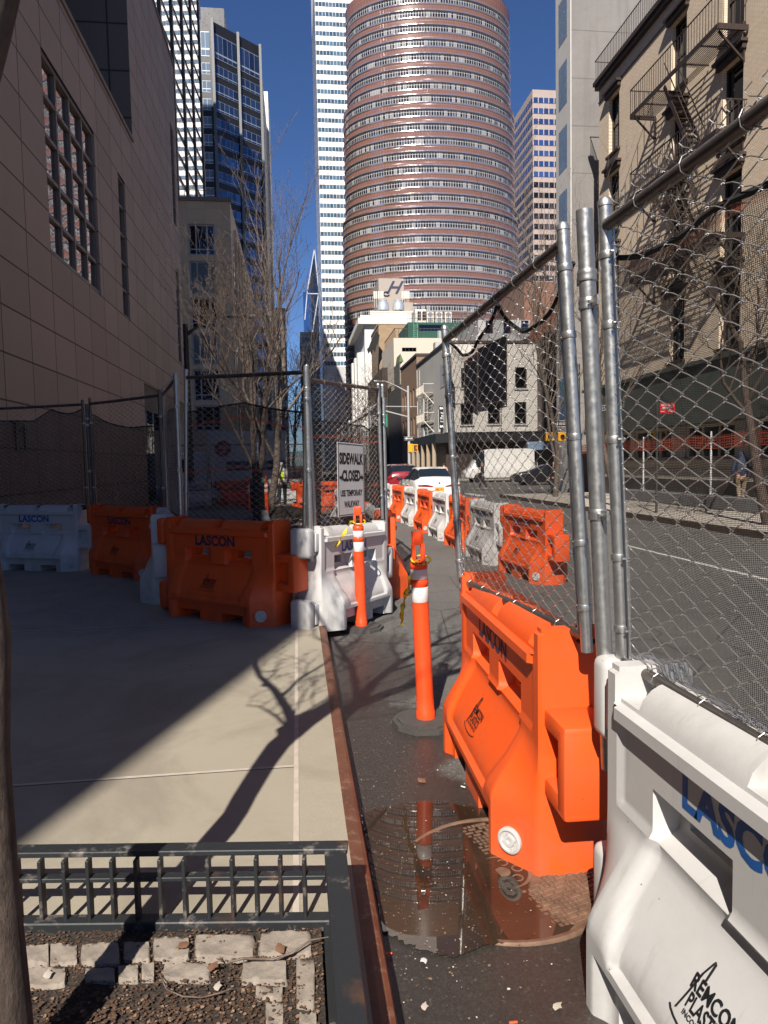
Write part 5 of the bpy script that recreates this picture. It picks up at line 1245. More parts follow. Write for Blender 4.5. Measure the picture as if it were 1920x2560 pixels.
for k in range(3):
    b = MB(); b.prism([(xa_-1.5, D+4+k*9), (xa_-.001, D+2.5+k*9), (xa_-.001, D+8.5+k*9), (xa_-1.5, D+7+k*9)], 4, zt_-6); put(b, 'bay', bpy.data.materials['white_stone'], r)
D = 178.0; x0, x1_ = PY(926, 790, D).x, PY(1040, 790, D).x
simple('penthouse_block', 'white penthouse with two dark windows under the hotel tower', x0, x1_, D, D+12, PY(980, 781, D).z, mat('penthouse_white', (.62, .57, .52), .7), [('f', PY(943, 790, D).x-x0, PY(962, 790, D).x-x0, PY(950, 800, D).z, PY(950, 788, D).z), ('f', PY(1000, 790, D).x-x0, PY(1007, 790, D).x-x0, PY(1003, 799, D).z, PY(1003, 788, D).z)], fm='cre', cols=2, rows=1, parap=mat('penthouse_trim', (.72, .68, .62), .6), fw=.2)
D = 188.0; x0, x1_ = PY(947, 740, D).x, PY(1010, 740, D).x; zt_ = PY(980, 696, D).z
r = simple('hotel_tank_tower', 'square cream rooftop tower with a dark letter emblem', x0, x1_, D, D+12, zt_, mat('cream_brick', (.36, .31, .265), .85, ns=1.5, na=.08, bump=.2, bs=2))
b = MB(); b.text('H', 4.6, frame(PY(980, 720, D-.1), (1, .0, 0), (0, 0, 1)), .06, shear=.5, sx=1.05)
gq = PY(980, 720, D-.1)
b.tube([gq+V(-1.5+.9*cos(a*.8+1), -.05, -1.5+.55*sin(a*.8+1)) for a in range(7)], .13, 5); put(b, 'emblem', A['navy'], r)
for k, px in enumerate((958, 996)):
    g_ = PY(px, 777, 182); t = thing('cooling_tower', ['left', 'right'][k]+' round steel cooling tower in front of the cream rooftop tower', 'cooling tower', tuple(g_), 0, 'cooling towers below the hotel emblem')
    b = MB(); b.lathe([(1.5, 0), (1.5, 1.3), (1.35, 1.5), (1.35, 1.9), (1.0, 2.2), (1.0, 2.6)], 20); b.build('tank', mat('cooling_steel', (.40, .43, .47), .4, .3) if not k else bpy.data.materials['cooling_steel'], t, smooth=40)
    b = MB()
    for a in range(5): b.tube([(1.2*cos(a*1.3), 1.2*sin(a*1.3), -1.6), (1.2*cos(a*1.3), 1.2*sin(a*1.3), 0)], .08, 5)
    b.build('legs', A['framed'], t)
ks = [936, 941, 947, 953, 957, 1006, 1011, 1015, 1019, 1022]
for k, px in enumerate(ks):
    g_ = PY(px, 747, 186); b = MB(); b.rbox(-.22, .22, -.15, .15, 0, 1.9, .05); b.bar((0, 0, 0), (0, 0, -2.2), .08); tag(b.build('cell_antenna', A['cre'], loc=tuple(g_)), 'pale upright cell antenna beside the cream rooftop tower', 'antenna', 'cell antennas on the roof below the emblem')
D = 184.0; g_, h_ = PY(1003, 777, D), PY(1032, 756, D)
simple('rooftop_box', 'plain cream rooftop box right of the cooling towers', g_.x, h_.x, D, D+6, h_.z, bpy.data.materials['cream_brick'])
# left street wall farther off, in shade
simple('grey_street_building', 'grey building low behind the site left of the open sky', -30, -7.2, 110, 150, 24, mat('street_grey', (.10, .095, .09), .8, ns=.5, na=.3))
simple('shade_toned_street_building', 'low building on the street line behind the sign, shade put into its dark colour', RX, RX+6, 101.2, 115, 13, mat('street_shade_tone', (.06, .055, .05), .8, ns=.5, na=.3))  # shade of the street gap is put into this dark wall colour
# unseen block added on the left to shade the beige block and upper wall
r = bld('unseen_shade_tower', 'unseen tower added above the stone clad building to shade the beige block', (-30, 24, 0))
b = MB(); b.box(-60, -13, 8, 36.9, 21.6, 88); b.box(-38, -7.5, 16, 22, 13.4, 29); put(b, 'wall', A['stone'], r)
for k in range(17): b = MB(); b.box(-12.999, -12.9, 10, 35, 25+k*3.7, 27+k*3.7); put(b, 'window_band', A['glassd'], r)
# row coloured dark for the gap's shade, and torn netting further down the street
simple('shade_toned_row_building', 'row of old houses, shade put into their dark colour, left of the cream flat building', 14.3, 15.2, 117, 141, 17.5, mat('row_shade_tone', (.045, .035, .028), .9, ns=1, na=.4), [('s', 2+k*3, 3.2+k*3, z, z+1.8) for k in range(7) for z in (5, 9, 13)])
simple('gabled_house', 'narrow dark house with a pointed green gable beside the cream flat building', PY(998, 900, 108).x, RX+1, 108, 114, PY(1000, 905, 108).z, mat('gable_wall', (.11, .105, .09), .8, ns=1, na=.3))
D = 107.9; b = MB(); p_ = [PY(998, 905, D), PY(1009, 903, D), PY(1001, 884, D)]; q_ = [p+V(0, 4, 0) for p in p_]
i = [b.vert(p-p_[0]) for p in p_+q_]
for f in ((0, 1, 2), (5, 4, 3), (0, 2, 5, 3), (1, 4, 5, 2), (0, 3, 4, 1)): b.face([i[k] for k in f])
tag(b.build('gable_roof', mat('green_roof', (.12, .16, .08), .7), loc=tuple(p_[0])), 'small pointed green roof gable left of the brown brick building', 'roof')
D = 139; pts = [(922, 868), (918, 872), (921, 884), (926, 878), (930, 888), (933, 872), (938, 880), (941, 866), (947, 852), (949, 838), (941, 827), (934, 840), (928, 852)]
b = MB(); o_ = PY(935, 860, D); fr_ = [b.vert(PY(x, y, D)-o_) for x, y in pts]; bk_ = [b.vert(PY(x, y, D)-o_+V(0, .4, 0)) for x, y in pts]
b.face(fr_); b.face(bk_[::-1])
for k in range(len(pts)): b.face((fr_[k], bk_[k], bk_[(k+1) % len(pts)], fr_[(k+1) % len(pts)]))
tag(b.build('torn_black_sheet', A['hem'], loc=tuple(o_)), 'torn black scaffold sheet hanging on the facade left of the tan wall', 'sheet')

A['twigd'] = m_bark('dark_twig_bark', (.055, .042, .034), (.17, .135, .11))
# ------------------------------------------------------------------ bare trees
def bare_tree(name, label, base, H, r0, seed, spread=.45, first=.22, kids=(5, 5, 5, 3), up_=.55, bark='bark', tw='twig', group='bare street trees', trunk_pts=None, bud=True, stems=1, minr=.0035, n0=9, bias=(0, 0), fork=None, rz=0):
    R = random.Random(seed); T = MB(); K = [MB(), MB()]
    def grow(p, d, L, r, lv):
        n = 5 if lv < 2 else (4 if lv == 2 else 3); pts = [p.copy()]; rs = [r]; dd = d.copy()
        for i in range(n):
            dd = (dd+V(R.gauss(0, .13), R.gauss(0, .13), R.gauss(.05, .07)*up_)*(1+.3*lv)).normalized(); pts.append(pts[-1]+dd*(L/n)); rs.append(r*(1-.62*(i+1)/n))
        (T if lv == 0 else K[0] if lv < 3 else K[1]).tube(pts, rs, (n0, 6, 4, 3, 3)[lv], lv < 1)
        if lv >= len(kids): 
            if bud:
                for q in pts[1:]:
                    e = V(R.uniform(-1, 1), R.uniform(-1, 1), R.uniform(0, 1)).normalized()*.03; K[1].tube([q, q+e*.6, q+e], [minr, minr*2.6, minr*.5], 3, False)
            return
        for k in range(kids[lv]):
            f = (k+.6+R.uniform(-.3, .3))/kids[lv]; f = first+(1-first)*f if lv == 0 else .18+.82*f
            i = min(int(f*n), n-1); q = pts[i].lerp(pts[i+1], f*n-i); a = R.uniform(0, 2*pi)+k*2.4
            s = spread*(1.0 if lv else 1.1); side = V(cos(a)+bias[0], sin(a)+bias[1], 0).normalized()
            nd = (dd.lerp(d, .5)*(1-s*.55)+side*s+V(0, 0, up_*.55)).normalized()
            grow(q, nd, L*R.uniform(.42, .66)*(1.12-.35*f if lv == 0 else 1), max(minr, rs[i]*.52), lv+1)
    if trunk_pts:
        t0 = [Vector(p) for p, _ in trunk_pts]; T.tube(t0, [q for _, q in trunk_pts], 20)
        for (p, d, L, r) in fork: grow(Vector(p), Vector(d).normalized(), L, r, 1)
    else:
        for s in range(stems): grow(V(0, 0, 0) if s == 0 else V(R.uniform(-.1, .1), R.uniform(-.1, .1), H*.12), V(R.uniform(-.12, .12)*s, R.uniform(-.12, .12)*s, 1).normalized(), H*(.8 if s == 0 else R.uniform(.55, .75)), r0*(1 if s == 0 else .6), 0)
    root = thing(name, label, 'tree', base, rz, group)
    T.build('trunk', A[bark], root, smooth=70)
    K[0].build('limbs', A[bark], root, smooth=70); K[1].build('crown', A[tw], root)
    return root
bare_tree('bare_tree', 'tall upright leafless tree with a sunlit grey trunk behind the fence, left of centre', (-.97, 24.6, .15), 10.0, .14, 14, .34, .16, (9, 5, 4, 3), .8, 'bark2', 'twigd', stems=1, minr=.0050, bias=(-.20, 0), rz=pi)
bare_tree('bare_tree', 'lower dark many stemmed leafless tree just in front of the tall upright one', (-.95, 17.2, .15), 6.0, .11, 5, .48, .22, (7, 5, 4, 3), .65, 'bark', 'bark', stems=2, minr=.0042, rz=pi)
bare_tree('bare_tree', 'leafless tree far down the street between the site and the round tower', (-.2, 73, .15), 12, .16, 21, .55, .25, (8, 6, 5, 3), .5, 'bark', 'twig', minr=.014)
bare_tree('bare_tree', 'leafless tree across the avenue with brown twigs reaching over the sign', (2.2, 56, .0), 9, .14, 22, .7, .3, (8, 6, 5, 3), .3, 'bark', 'bark', minr=.010)
bare_tree('bare_tree', 'leafless dark tree on the far sidewalk behind the nearest fence panel', (11.0, 15.5, .15), 7.0, .13, 31, .6, .4, (7, 5, 4, 4), .5, 'bark', 'bark', minr=.0045)
bare_tree('bare_tree', 'leafless tree on the far sidewalk in front of the brick house, behind the post cluster', (11.0, 23.5, .15), 7.0, .12, 32, .45, .3, (6, 5, 4, 3), .7, 'bark', 'twig', minr=.0055)
bare_tree('bare_tree', 'thin shooting leafless tree in front of the grey side wall', (11.4, 30.5, .15), 11.5, .12, 33, .32, .3, (8, 5, 4, 3), .9, 'bark2', 'twig', stems=2, minr=.006)
# the near tree: trunk at the left edge, its crown overhead throws the branching shadow
bt = (-.792, 1.865, .1)
tp = [((0, 0, 0), .070), ((.003, .0, .25), .060), ((-.008, 0, .6), .057), ((-.012, .0, .95), .057), ((-.002, .0, 1.25), .064), ((-.006, 0, 1.40), .058), ((-.03, .0, 1.55), .060), ((-.07, 0, 1.9), .064), ((-.085, 0, 2.15), .072), ((-.03, .02, 2.45), .074), ((.06, .03, 2.75), .070), ((.13, .05, 3.0), .06)]
fk = [((.12, .05, 2.95), (.22, .25, 1), 1.9, .05), ((-.06, .02, 2.35), (-.42, .0, .9), 1.9, .042), ((.10, .05, 2.85), (.62, -.05, .75), 2.0, .042), ((-.07, 0, 2.2), (-.2, -.55, .9), 1.7, .036), ((.13, .05, 3.0), (-.22, .35, 1), 1.8, .04), ((.13, .05, 3.0), (.30, -.35, .9), 1.6, .03)]
bare_tree('street_tree', 'nearest tree, its brown trunk cut by the left edge and throwing the branching shadow', bt, 0, 0, 3, .5, .2, (0, 5, 4, 3), .5, 'bark', 'bark', trunk_pts=tp, fork=fk, minr=.004)

# ------------------------------------------------------------------ vehicles
A['carw'] = mat('white_car_paint', (.74, .72, .68), .22, coat=.6, ns=1, na=.02); A['carr'] = mat('red_car_paint', (.22, .012, .018), .25, coat=.8, ns=1, na=.05)
A['cary'] = mat('yellow_cab_paint', (.75, .36, .02), .3, coat=.5, ns=1, na=.03); A['carb'] = mat('black_car_paint', (.015, .015, .018), .25, coat=.6, ns=1, na=.03)
A['cglass'] = mat('car_glass', (.012, .016, .022), .06, ns=2, na=.1); A['lampr'] = mat('tail_lamp', (.28, .008, .012), .18, ns=40, na=.3); A['chrome'] = mat('chrome', (.6, .6, .6), .15, 1.0, na=.02)
def car(name, label, loc, rz, L, Wd, st, glass, paint, wheels, wr, extra=None):
    """st: (y, half width, sill z, belt z, roof half width, roof z) from the tail forwards; glass(i, j) says which strips are glazed"""
    t = thing(name, label, 'car' if name != 'van' else 'van', loc, rz); B = MB(); Gm = MB(); R = []
    ring = lambda hw, z0, zb, hr, zr: [(hw*.80, z0), (hw*.97, z0+.10), (hw, z0+.32), (hw*.995, zb-.10), (hw*.955, zb), (hr*1.0, zr-.07), (hr*.90, zr-.015), (0, zr)]
    rs = [(y, ring(*s)) for y, *s in st]
    for sd in (1, -1):
        for bb_ in (B, Gm): pass
        for i in range(len(rs)-1):
            ya, ra = rs[i]; yb, rb = rs[i+1]
            for j in range(len(ra)-1):
                g = glass(i, j); m = Gm if g else B; q = [(sd*ra[j][0], ya, ra[j][1]), (sd*rb[j][0], yb, rb[j][1]), (sd*rb[j+1][0], yb, rb[j+1][1]), (sd*ra[j+1][0], ya, ra[j+1][1])]
                if sd > 0: q = q[::-1]
                m.quad(*q)
        for k, (y, rg) in ((0, rs[0]), (-1, rs[-1])):
            c = [(sd*x, y, z) for x, z in rg]+[(0, y, rg[0][1])]; c = c if (k == 0) == (sd > 0) else c[::-1]; B.face([B.vert(p) for p in c])
        B.M = Matrix()
    def weld(m):
        bm = bmesh.new(); vs = [bm.verts.new(v) for v in m.v]; 
        for f in m.f:
            try: bm.faces.new([vs[k] for k in f])
            except ValueError: pass
        bmesh.ops.remove_doubles(bm, verts=bm.verts, dist=.0008); n = MB(); n.bm(bm); return n
    weld(B).build('body', paint, t, smooth=42); weld(Gm).build('windows', A['cglass'], t, smooth=42)
    for y in wheels:
        for sd in (1, -1):
            w_ = MB(); w_.M = frame((sd*(Wd/2-.10), y, wr), (0, 1, 0), (0, 0, 1)); w_.lathe([(wr*.72, -.10), (wr*.98, -.09), (wr, -.04), (wr, .04), (wr*.98, .09), (wr*.72, .10)], 24); wo_ = w_.build('wheel', A['rubber'], t, smooth=40)
            h = MB(); h.M = w_.M; h.lathe([(wr*.66, -.095), (wr*.66, .105), (wr*.5, .09), (wr*.12, .10), (.001, .10)], 16); h.build('rim', A['chrome'], wo_, smooth=30)
            a = MB(); a.M = w_.M; a.lathe([(wr*1.16, -.125), (wr*1.16, .125), (wr*1.0, .115)], 20); a.build('wheel_arch', A['black'], t, smooth=30)
    if extra: extra(t)
    return t
sed = [(0, .80, .30, .78, .62, .86), (.06, .87, .28, .86, .70, 1.03), (.25, .92, .24, .95, .72, 1.11), (.62, .945, .22, 1.0, .70, 1.14), (1.25, .95, .20, 1.02, .60, 1.43), (1.9, .95, .20, 1.02, .60, 1.50), (2.7, .95, .20, 1.01, .60, 1.485), (3.2, .95, .20, 1.0, .64, 1.30), (3.75, .945, .20, .98, .70, 1.06), (4.6, .90, .22, .86, .66, .93), (4.95, .80, .26, .70, .58, .80), (5.02, .70, .30, .60, .5, .70)]
def sedglass(i, j): return (j >= 5 and i in (3, 7)) or (j == 4 and 3 <= i <= 7) or (j == 5 and i in (3, 7))
def sed_extra(t):
    for s in (-1, 1):
        l = MB(); l.M = Matrix.Translation((0, -.005, 0)); pts = [(s*.20+s*.02, .815), (s*.80, .84), (s*.86, .90), (s*.55, .915), (s*.30, .86)]
        f = [l.vert((x, -.02+.10*max(0, abs(x)-.70), z)) for x, z in pts]; l.face(f if s > 0 else f[::-1]); k = [l.vert((x, .06+.1*max(0, abs(x)-.7), z)) for x, z in pts]
        for a in range(5): l.face((f[a], f[(a+1) % 5], k[(a+1) % 5], k[a]))
        l.build('tail_light', A['lampr'], t)
        m = MB(); m.rbox(s*.94 if s > 0 else s*1.16, s*1.16 if s > 0 else s*.94, 3.25, 3.40, 1.02, 1.17, .03); m.build('side_mirror', A['black'], t)
    l = MB(); l.rbox(-.19, .19, -.035, -.015, .64, .80, .005, 1); pl = l.build('licence_plate', A['cary'], t)
    l = MB(); l.text('J88-1SU', .105, frame((0, -.04, .715), (1, 0, 0), (0, 0, 1)), .001, sx=.85); l.build('lettering', A['navy'], pl)
    l = MB(); l.M = frame((0, -.012, .985), (1, 0, 0), (0, 0, 1)); l.lathe([(.045, -.02), (.045, .01), (.036, .014), (.001, .014)], 20); l.build('badge', A['chrome'], t)
    l = MB(); l.box(-.72, .72, -.006, .02, .335, .40); l.build('bumper_insert', A['black'], t)
    l = MB(); l.bar((-.66, -.008, .80), (-.50, -.008, .52), .008); l.bar((-.50, -.008, .52), (.50, -.008, .52), .008); l.bar((.50, -.008, .52), (.66, -.008, .80), .008); l.build('boot_seam', A['black'], t)
    for s in (-1, 1):
        for y in (1.55, 2.55): l = MB(); l.bar((s*.93, y, 1.0), (s*.62, y+.05, 1.46), .07); l.build('pillar', A['black'], t)
        for y in (1.75, 2.85): l = MB(); l.box(*sorted((s*.95, s*.975)), y, y+.2, .86, .89); l.build('door_handle', A['carw'], t)
p = PY(1086, 1200, 28.6); car('sedan_car', 'white sedan seen from behind with a yellow plate, beyond the road barriers', (p.x, 27.6, 0), radians(1), 5.0, 1.9, [(q[0], q[1], q[2], q[3]*1.06, q[4], q[5]*1.07) for q in sed], sedglass, A['carw'], (.95, 3.9), .34, sed_extra)
suv = [(0, .84, .35, .95, .66, 1.10), (.05, .90, .32, 1.0, .70, 1.25), (.12, .93, .28, 1.03, .66, 1.35), (.45, .95, .26, 1.05, .62, 1.66), (1.2, .95, .26, 1.05, .62, 1.74), (2.6, .95, .26, 1.04, .62, 1.72), (3.2, .95, .26, 1.03, .66, 1.45), (3.7, .94, .26, 1.02, .72, 1.16), (4.4, .90, .28, .95, .7, 1.03), (4.7, .80, .35, .8, .6, .85)]
def suv_extra(t):
    for s in (-1, 1):
        l = MB(); l.rbox(*sorted((s*.62, s*.90)), -.03, .10, .98, 1.10, .02); l.build('tail_light', A['lampr'], t)
        m = MB(); m.rbox(*sorted((s*.94, s*1.16)), 3.2, 3.36, 1.08, 1.24, .03); m.build('side_mirror', A['black'], t)
    l = MB(); l.box(-.19, .19, -.02, 0, .72, .86); l.build('licence_plate', A['signw'], t)
p = PY(1012, 1200, 36.4); car('hatchback_car', 'dark red car seen from behind, ahead and left of the white sedan', (p.x, 36.4, 0), 0, 4.7, 1.9, suv, lambda i, j: (j >= 5 and i in (2, 6)) or (j == 4 and 2 <= i <= 6), A['carr'], (.9, 3.7), .36, suv_extra)
van = [(0, .98, .35, 1.3, .86, 2.68), (.05, 1.0, .32, 1.35, .90, 2.78), (.6, 1.0, .30, 1.35, .92, 2.85), (3.9, 1.0, .30, 1.35, .90, 2.85), (4.4, 1.0, .30, 1.35, .86, 2.72), (5.15, .98, .30, 1.3, .82, 1.95), (5.5, .96, .32, 1.2, .80, 1.35), (5.95, .88, .36, 1.0, .7, 1.05), (6.05, .8, .42, .8, .6, .85)]
def van_extra(t):
    for s in (-1, 1): m = MB(); m.rbox(*sorted((s*1.0, s*1.25)), 4.9, 5.05, 1.4, 1.8, .03); m.build('side_mirror', A['black'], t)
    l = MB(); l.box(1.0, 1.02, 1.8, 3.2, 1.28, 1.30); l.build('door_rail', A['black'], t)
pa = PY(1328, 1190, 60); pb = PY(1158, 1190, 60)
car('van', 'white panel van driving left across the avenue, seen through the netting', (pa.x, 60, 0), pi/2, 6.0, 2.0, van, lambda i, j: (j >= 5 and i == 4) or (j == 4 and i in (4,)), A['carw'], (1.0, 4.9), .38, van_extra)
def cab_extra(t):
    l = MB(); l.rbox(-.12, .12, 2.1, 2.45, 1.50, 1.64, .02); l.build('roof_sign', A['signw'], t)
    for s in (-1, 1): m = MB(); m.rbox(*sorted((s*.94, s*1.14)), 3.25, 3.40, 1.02, 1.16, .03); m.build('side_mirror', A['cary'], t)
p = PY(1352, 1180, 56); car('taxi_car', 'yellow taxi on the avenue right of the white van, behind the pedestrians', (p.x+3.9, 57, 0), pi/2, 5.0, 1.9, sed, sedglass, A['cary'], (.95, 3.9), .34, cab_extra)
p = PY(1400, 1180, 50); car('black_car', 'black car on the avenue right of the taxi', (p.x+1.6, 50.5, 0), pi/2, 5.0, 1.9, sed, sedglass, A['carb'], (.95, 3.9), .34, None)
# box truck
xa, xb = PY(520, 1100, 38.5).x, PY(716, 1100, 38.5).x
t = thing('box_truck', 'white box truck with a red round logo, in shade behind the site', 'truck', ((xa+xb)/2, 39.7, 0)); w2 = (xb-xa)/2
tw_ = mat('truck_white', (.50, .51, .53), .45, ns=1, na=.06)
b = MB(); b.rbox(-w2, w2, -1.2, 1.2, .95, 3.62, .05); b.build('cargo_box', tw_, t)
b = MB(); b.rbox(-w2-2.2, -w2-.1, -1.05, 1.05, .5, 2.55, .18, 3); b.build('cab', tw_, t, smooth=40)
b = MB(); b.box(-w2-1.75, -w2-.9, -1.07, -1.04, 1.5, 2.2); b.build('side_window', A['cglass'], t)
b = MB(); b.box(-w2+.9, w2-.03, -1.22, -1.203, 1.55, 2.05); b.build('stripe', A['navy'], t)
b = MB(); F = lambda x, z, y=-1.226: frame((x, y, z), (1, 0, 0), (0, 0, 1))
b.text('ContesDirect.com', .30, F(w2*.42, 1.80), .004); b.text('outlet.com', .30, F(-w2*.42, 1.80), .004); b.build('lettering', A['signw'], t)
b = MB(); b.M = F(-w2+.75, 2.72, -1.205); b.lathe([(.42, 0), (.42, .01), (.001, .01)], 28); lg = b.build('round_logo', mat('logo_red', (.30, .015, .03), .5), t)
b = MB(); b.text('Chef', .26, F(-w2+.75, 2.80, -1.218), .004, shear=.3); b.text('10', .26, F(-w2+.75, 2.55, -1.218), .004); b.build('lettering', A['signw'], lg)
b = MB(); b.box(-w2, w2, -.9, .9, .55, .949); b.build('chassis', A['black'], t)
for x in (-w2-1.2, w2-1.2):
    for s in (-1, 1): b = MB(); b.M = frame((x, s*1.0, .45), (1, 0, 0), (0, 0, 1)); b.lathe([(.3, -.13), (.45, -.12), (.45, .12), (.3, .13), (.001, .1)], 20); b.build('wheel', A['rubber'], t, smooth=40)

# ------------------------------------------------------------------ people
def skin_obj(name, joints, edges, m, parent, sub=2):
    me = bpy.data.meshes.new(name); me.from_pydata([j[0] for j in joints], edges, []); o = bpy.data.objects.new(name, me); col.objects.link(o); me.materials.append(m); o.parent = parent
    s = o.modifiers.new('skin', 'SKIN'); s.use_smooth_shade = True
    for k, j in enumerate(joints):
        sv = me.skin_vertices[0].data[k]; r_ = j[1]; sv.radius = r_ if isinstance(r_, tuple) else (r_, r_); sv.use_root = k == 0
    u = o.modifiers.new('sub', 'SUBSURF'); u.levels = sub; u.render_levels = sub
    return o
SKIN = mat('skin', (.42, .24, .17), .6, ns=8, na=.06)
def person(label, loc, rz, H, top, legs, hair, stride=.18, arm=.1, elbow=.25, vest=None, hood=False, bag=False, hat=None):
    """standing or walking figure facing local +y; stride in metres, elbow bend forwards in metres"""
    t = thing('person', label, 'person', loc, rz); k = H/1.75; P = lambda x, y, z: (x*k, y*k, z*k)
    J = [(P(0, 0, .98), (.13*k, .10*k)), (P(0, .0, 1.15), (.125*k, .09*k)), (P(0, .01, 1.34), (.15*k, .10*k)), (P(0, 0, 1.45), (.10*k, .075*k)), (P(0, .01, 1.52), .052*k), (P(0, .02, 1.60), (.068*k, .082*k)), (P(0, .02, 1.69), (.072*k, .088*k)), (P(0, .015, 1.745), (.045*k, .05*k))]
    E = [(i, i+1) for i in range(7)]
    def chain(src, pts):
        a = src
        for p, r in pts: J.append((P(*p), r*k if not isinstance(r, tuple) else tuple(q*k for q in r))); E.append((a, len(J)-1)); a = len(J)-1
        return a
    for s in (-1, 1):
        f = s*stride
        chain(0, [((s*.095, 0, .90), .082), ((s*.10, f*.45+.02, .50), .056), ((s*.10, f-.02-(.06 if f < 0 else 0), .10+(.04 if f < 0 else 0)), .038), ((s*.105, f+.02, .035), .036), ((s*.11, f+.14, .03), .030)])
        w_ = chain(3, [((s*.185, 0, 1.42), .050), ((s*.235, -.02-f*arm*2, 1.14), .040), ((s*.215, elbow-f*.3, 1.0 if elbow > .15 else .90), .030), ((s*.21, elbow+.06-f*.3, .97 if elbow > .15 else .84), (.030, .016))])
        q = J[w_][0]; q = (q[0]/k, q[1]/k, q[2]/k); dn = (0, .05, -.01) if elbow > .15 else (0, .015, -.05)
        for n_, off in enumerate((-.024, -.008, .008, .024)):
            ln = (.85, 1.05, 1.0, .8)[n_]; chain(w_, [((q[0]+off, q[1]+dn[1]*ln, q[2]+dn[2]*ln), .0085), ((q[0]+off, q[1]+dn[1]*ln*1.5-.005, q[2]+dn[2]*ln*1.6-.008), .007)])
        chain(w_-0, [((q[0]-s*.035, q[1]+.02, q[2]+.01), .010), ((q[0]-s*.038, q[1]+.045, q[2]), .008)])
    skin_obj('body', J, E, SKIN, t)
    g = lambda i, r: (J[i][0], r if not isinstance(r, tuple) else tuple(q*k for q in r))
    # jacket: torso and sleeves
    JJ = [(P(0, 0, .90), (.165*k, .125*k)), (P(0, 0, 1.15), (.155*k, .115*k)), (P(0, .01, 1.34), (.18*k, .125*k)), (P(0, 0, 1.46), (.11*k, .085*k))]; EE = [(0, 1), (1, 2), (2, 3)]
    for s in (-1, 1):
        f = s*stride; a = 3
        for p, r in (((s*.19, 0, 1.42), .068), ((s*.245, -.02-f*arm*2, 1.14), .058), ((s*.215, elbow-f*.3-.02, 1.01 if elbow > .15 else .93), .043)):
            JJ.append((P(*p), r*k)); EE.append((a, len(JJ)-1)); a = len(JJ)-1
    if hood: JJ += [(P(0, -.0, 1.54), (.085*k, .085*k)), (P(0, 0, 1.66), (.105*k, .11*k)), (P(0, -.0, 1.755), (.06*k, .06*k))]; n_ = len(JJ); EE += [(3, n_-3), (n_-3, n_-2), (n_-2, n_-1)]
    skin_obj('jacket', JJ, EE, top, t)
    LL = [(P(0, 0, .95), (.145*k, .115*k))]; EL = []
    for s in (-1, 1):
        f = s*stride; a = 0
        for p, r in (((s*.095, 0, .86), .092), ((s*.10, f*.45+.02, .50), .072), ((s*.10, f-.02-(.05 if f < 0 else 0), .12+(.04 if f < 0 else 0)), .056)): LL.append((P(*p), r*k)); EL.append((a, len(LL)-1)); a = len(LL)-1
    skin_obj('trousers', LL, EL, legs, t)
    for s in (-1, 1):
        f = s*stride; skin_obj('shoe', [(P(s*.105, f-.06, .05), (.045*k, .048*k)), (P(s*.11, f+.06, .045), (.048*k, .04*k)), (P(s*.112, f+.16, .035), (.04*k, .03*k))], [(0, 1), (1, 2)], A['black'], t)
    if not hood: skin_obj('hair', [(P(0, -.03, 1.60), (.078*k, .06*k)), (P(0, -.012, 1.69), (.086*k, .088*k)), (P(0, 0, 1.765), (.06*k, .066*k))], [(0, 1), (1, 2)], hair, t)
    if vest:
        VV = [(P(0, 0, .93), (.178*k, .138*k)), (P(0, 0, 1.15), (.170*k, .13*k)), (P(0, .01, 1.34), (.195*k, .138*k)), (P(0, 0, 1.455), (.16*k, .10*k))]; vo = skin_obj('safety_vest', VV, [(0, 1), (1, 2), (2, 3)], vest, t)
        for z in (1.06,): b = MB(); b.lathe([(.175*k, z*k-.028), (.181*k, z*k), (.175*k, z*k+.028)], 20, ey=.80); b.build('reflective_stripe', A['signw'], vo, smooth=60)
        for x in (-.10, .10): b = MB(); b.tube([(x*k, -.142*k, .98*k), (x*k, -.146*k, 1.2*k), (x*k, -.148*k, 1.36*k), (x*k, -.09*k, 1.53*k)], .020, 6); b.build('reflective_stripe', A['signw'], vo, smooth=60)
    if bag: b = MB(); b.rbox(.24*k, .40*k, -.16*k, .16*k, .72*k, 1.0*k, .03); b.build('handbag', A['black'], t)
    for s in (-1, 1): b = MB(); b.M = Matrix.Translation(P(s*.029, .098, 1.655)); b.lathe([(.001, -.008), (.010, 0), (.001, .008)], 8); b.build('eye', A['ink'], t)
    b = MB(); b.M = Matrix.Translation(P(0, .108, 1.625)); b.lathe([(.003, .028), (.012, -.008), (.014, -.014), (.003, -.018)], 8); b.build('nose', SKIN, t, smooth=60)
    return t
hv = mat('hi_vis_yellow', (.62, .85, .03), .6, ns=12, na=.08); dkc = mat('dark_cloth', (.018, .018, .022), .85, ns=20, na=.3)
p = PY(705, 1220, 26.5); person('worker in a yellow high visibility vest and grey hood, back turned, inside the site', (p.x, 26.5, .18), -.05, 1.72, mat('grey_hoodie', (.36, .34, .33), .85, ns=20, na=.1), dkc, dkc, .12, .1, .28, vest=hv, hood=True)
p = G(1852, 1266, .15); person('man in navy hooded jacket and tan trousers on the far sidewalk behind the nearest fence', (p.x, p.y, .15), -.25, 1.80, mat('navy_jacket', (.03, .04, .075), .8, ns=20, na=.25), mat('tan_trousers', (.22, .16, .10), .85, ns=15, na=.15), dkc, .16, .1, .08, hood=True)
p = G(1384, 1240, 0); person('pedestrian all in black at the corner, left one of the pair behind the netting', (p.x, p.y, .0), 2.9, 1.70, dkc, dkc, dkc, .2, .1, .1)
p = G(1411, 1228, 0); person('pedestrian in a black coat carrying a bag at the corner, right one of the pair', (p.x, p.y, .0), -2.8, 1.72, dkc, dkc, dkc, .14, .1, .26, bag=True)
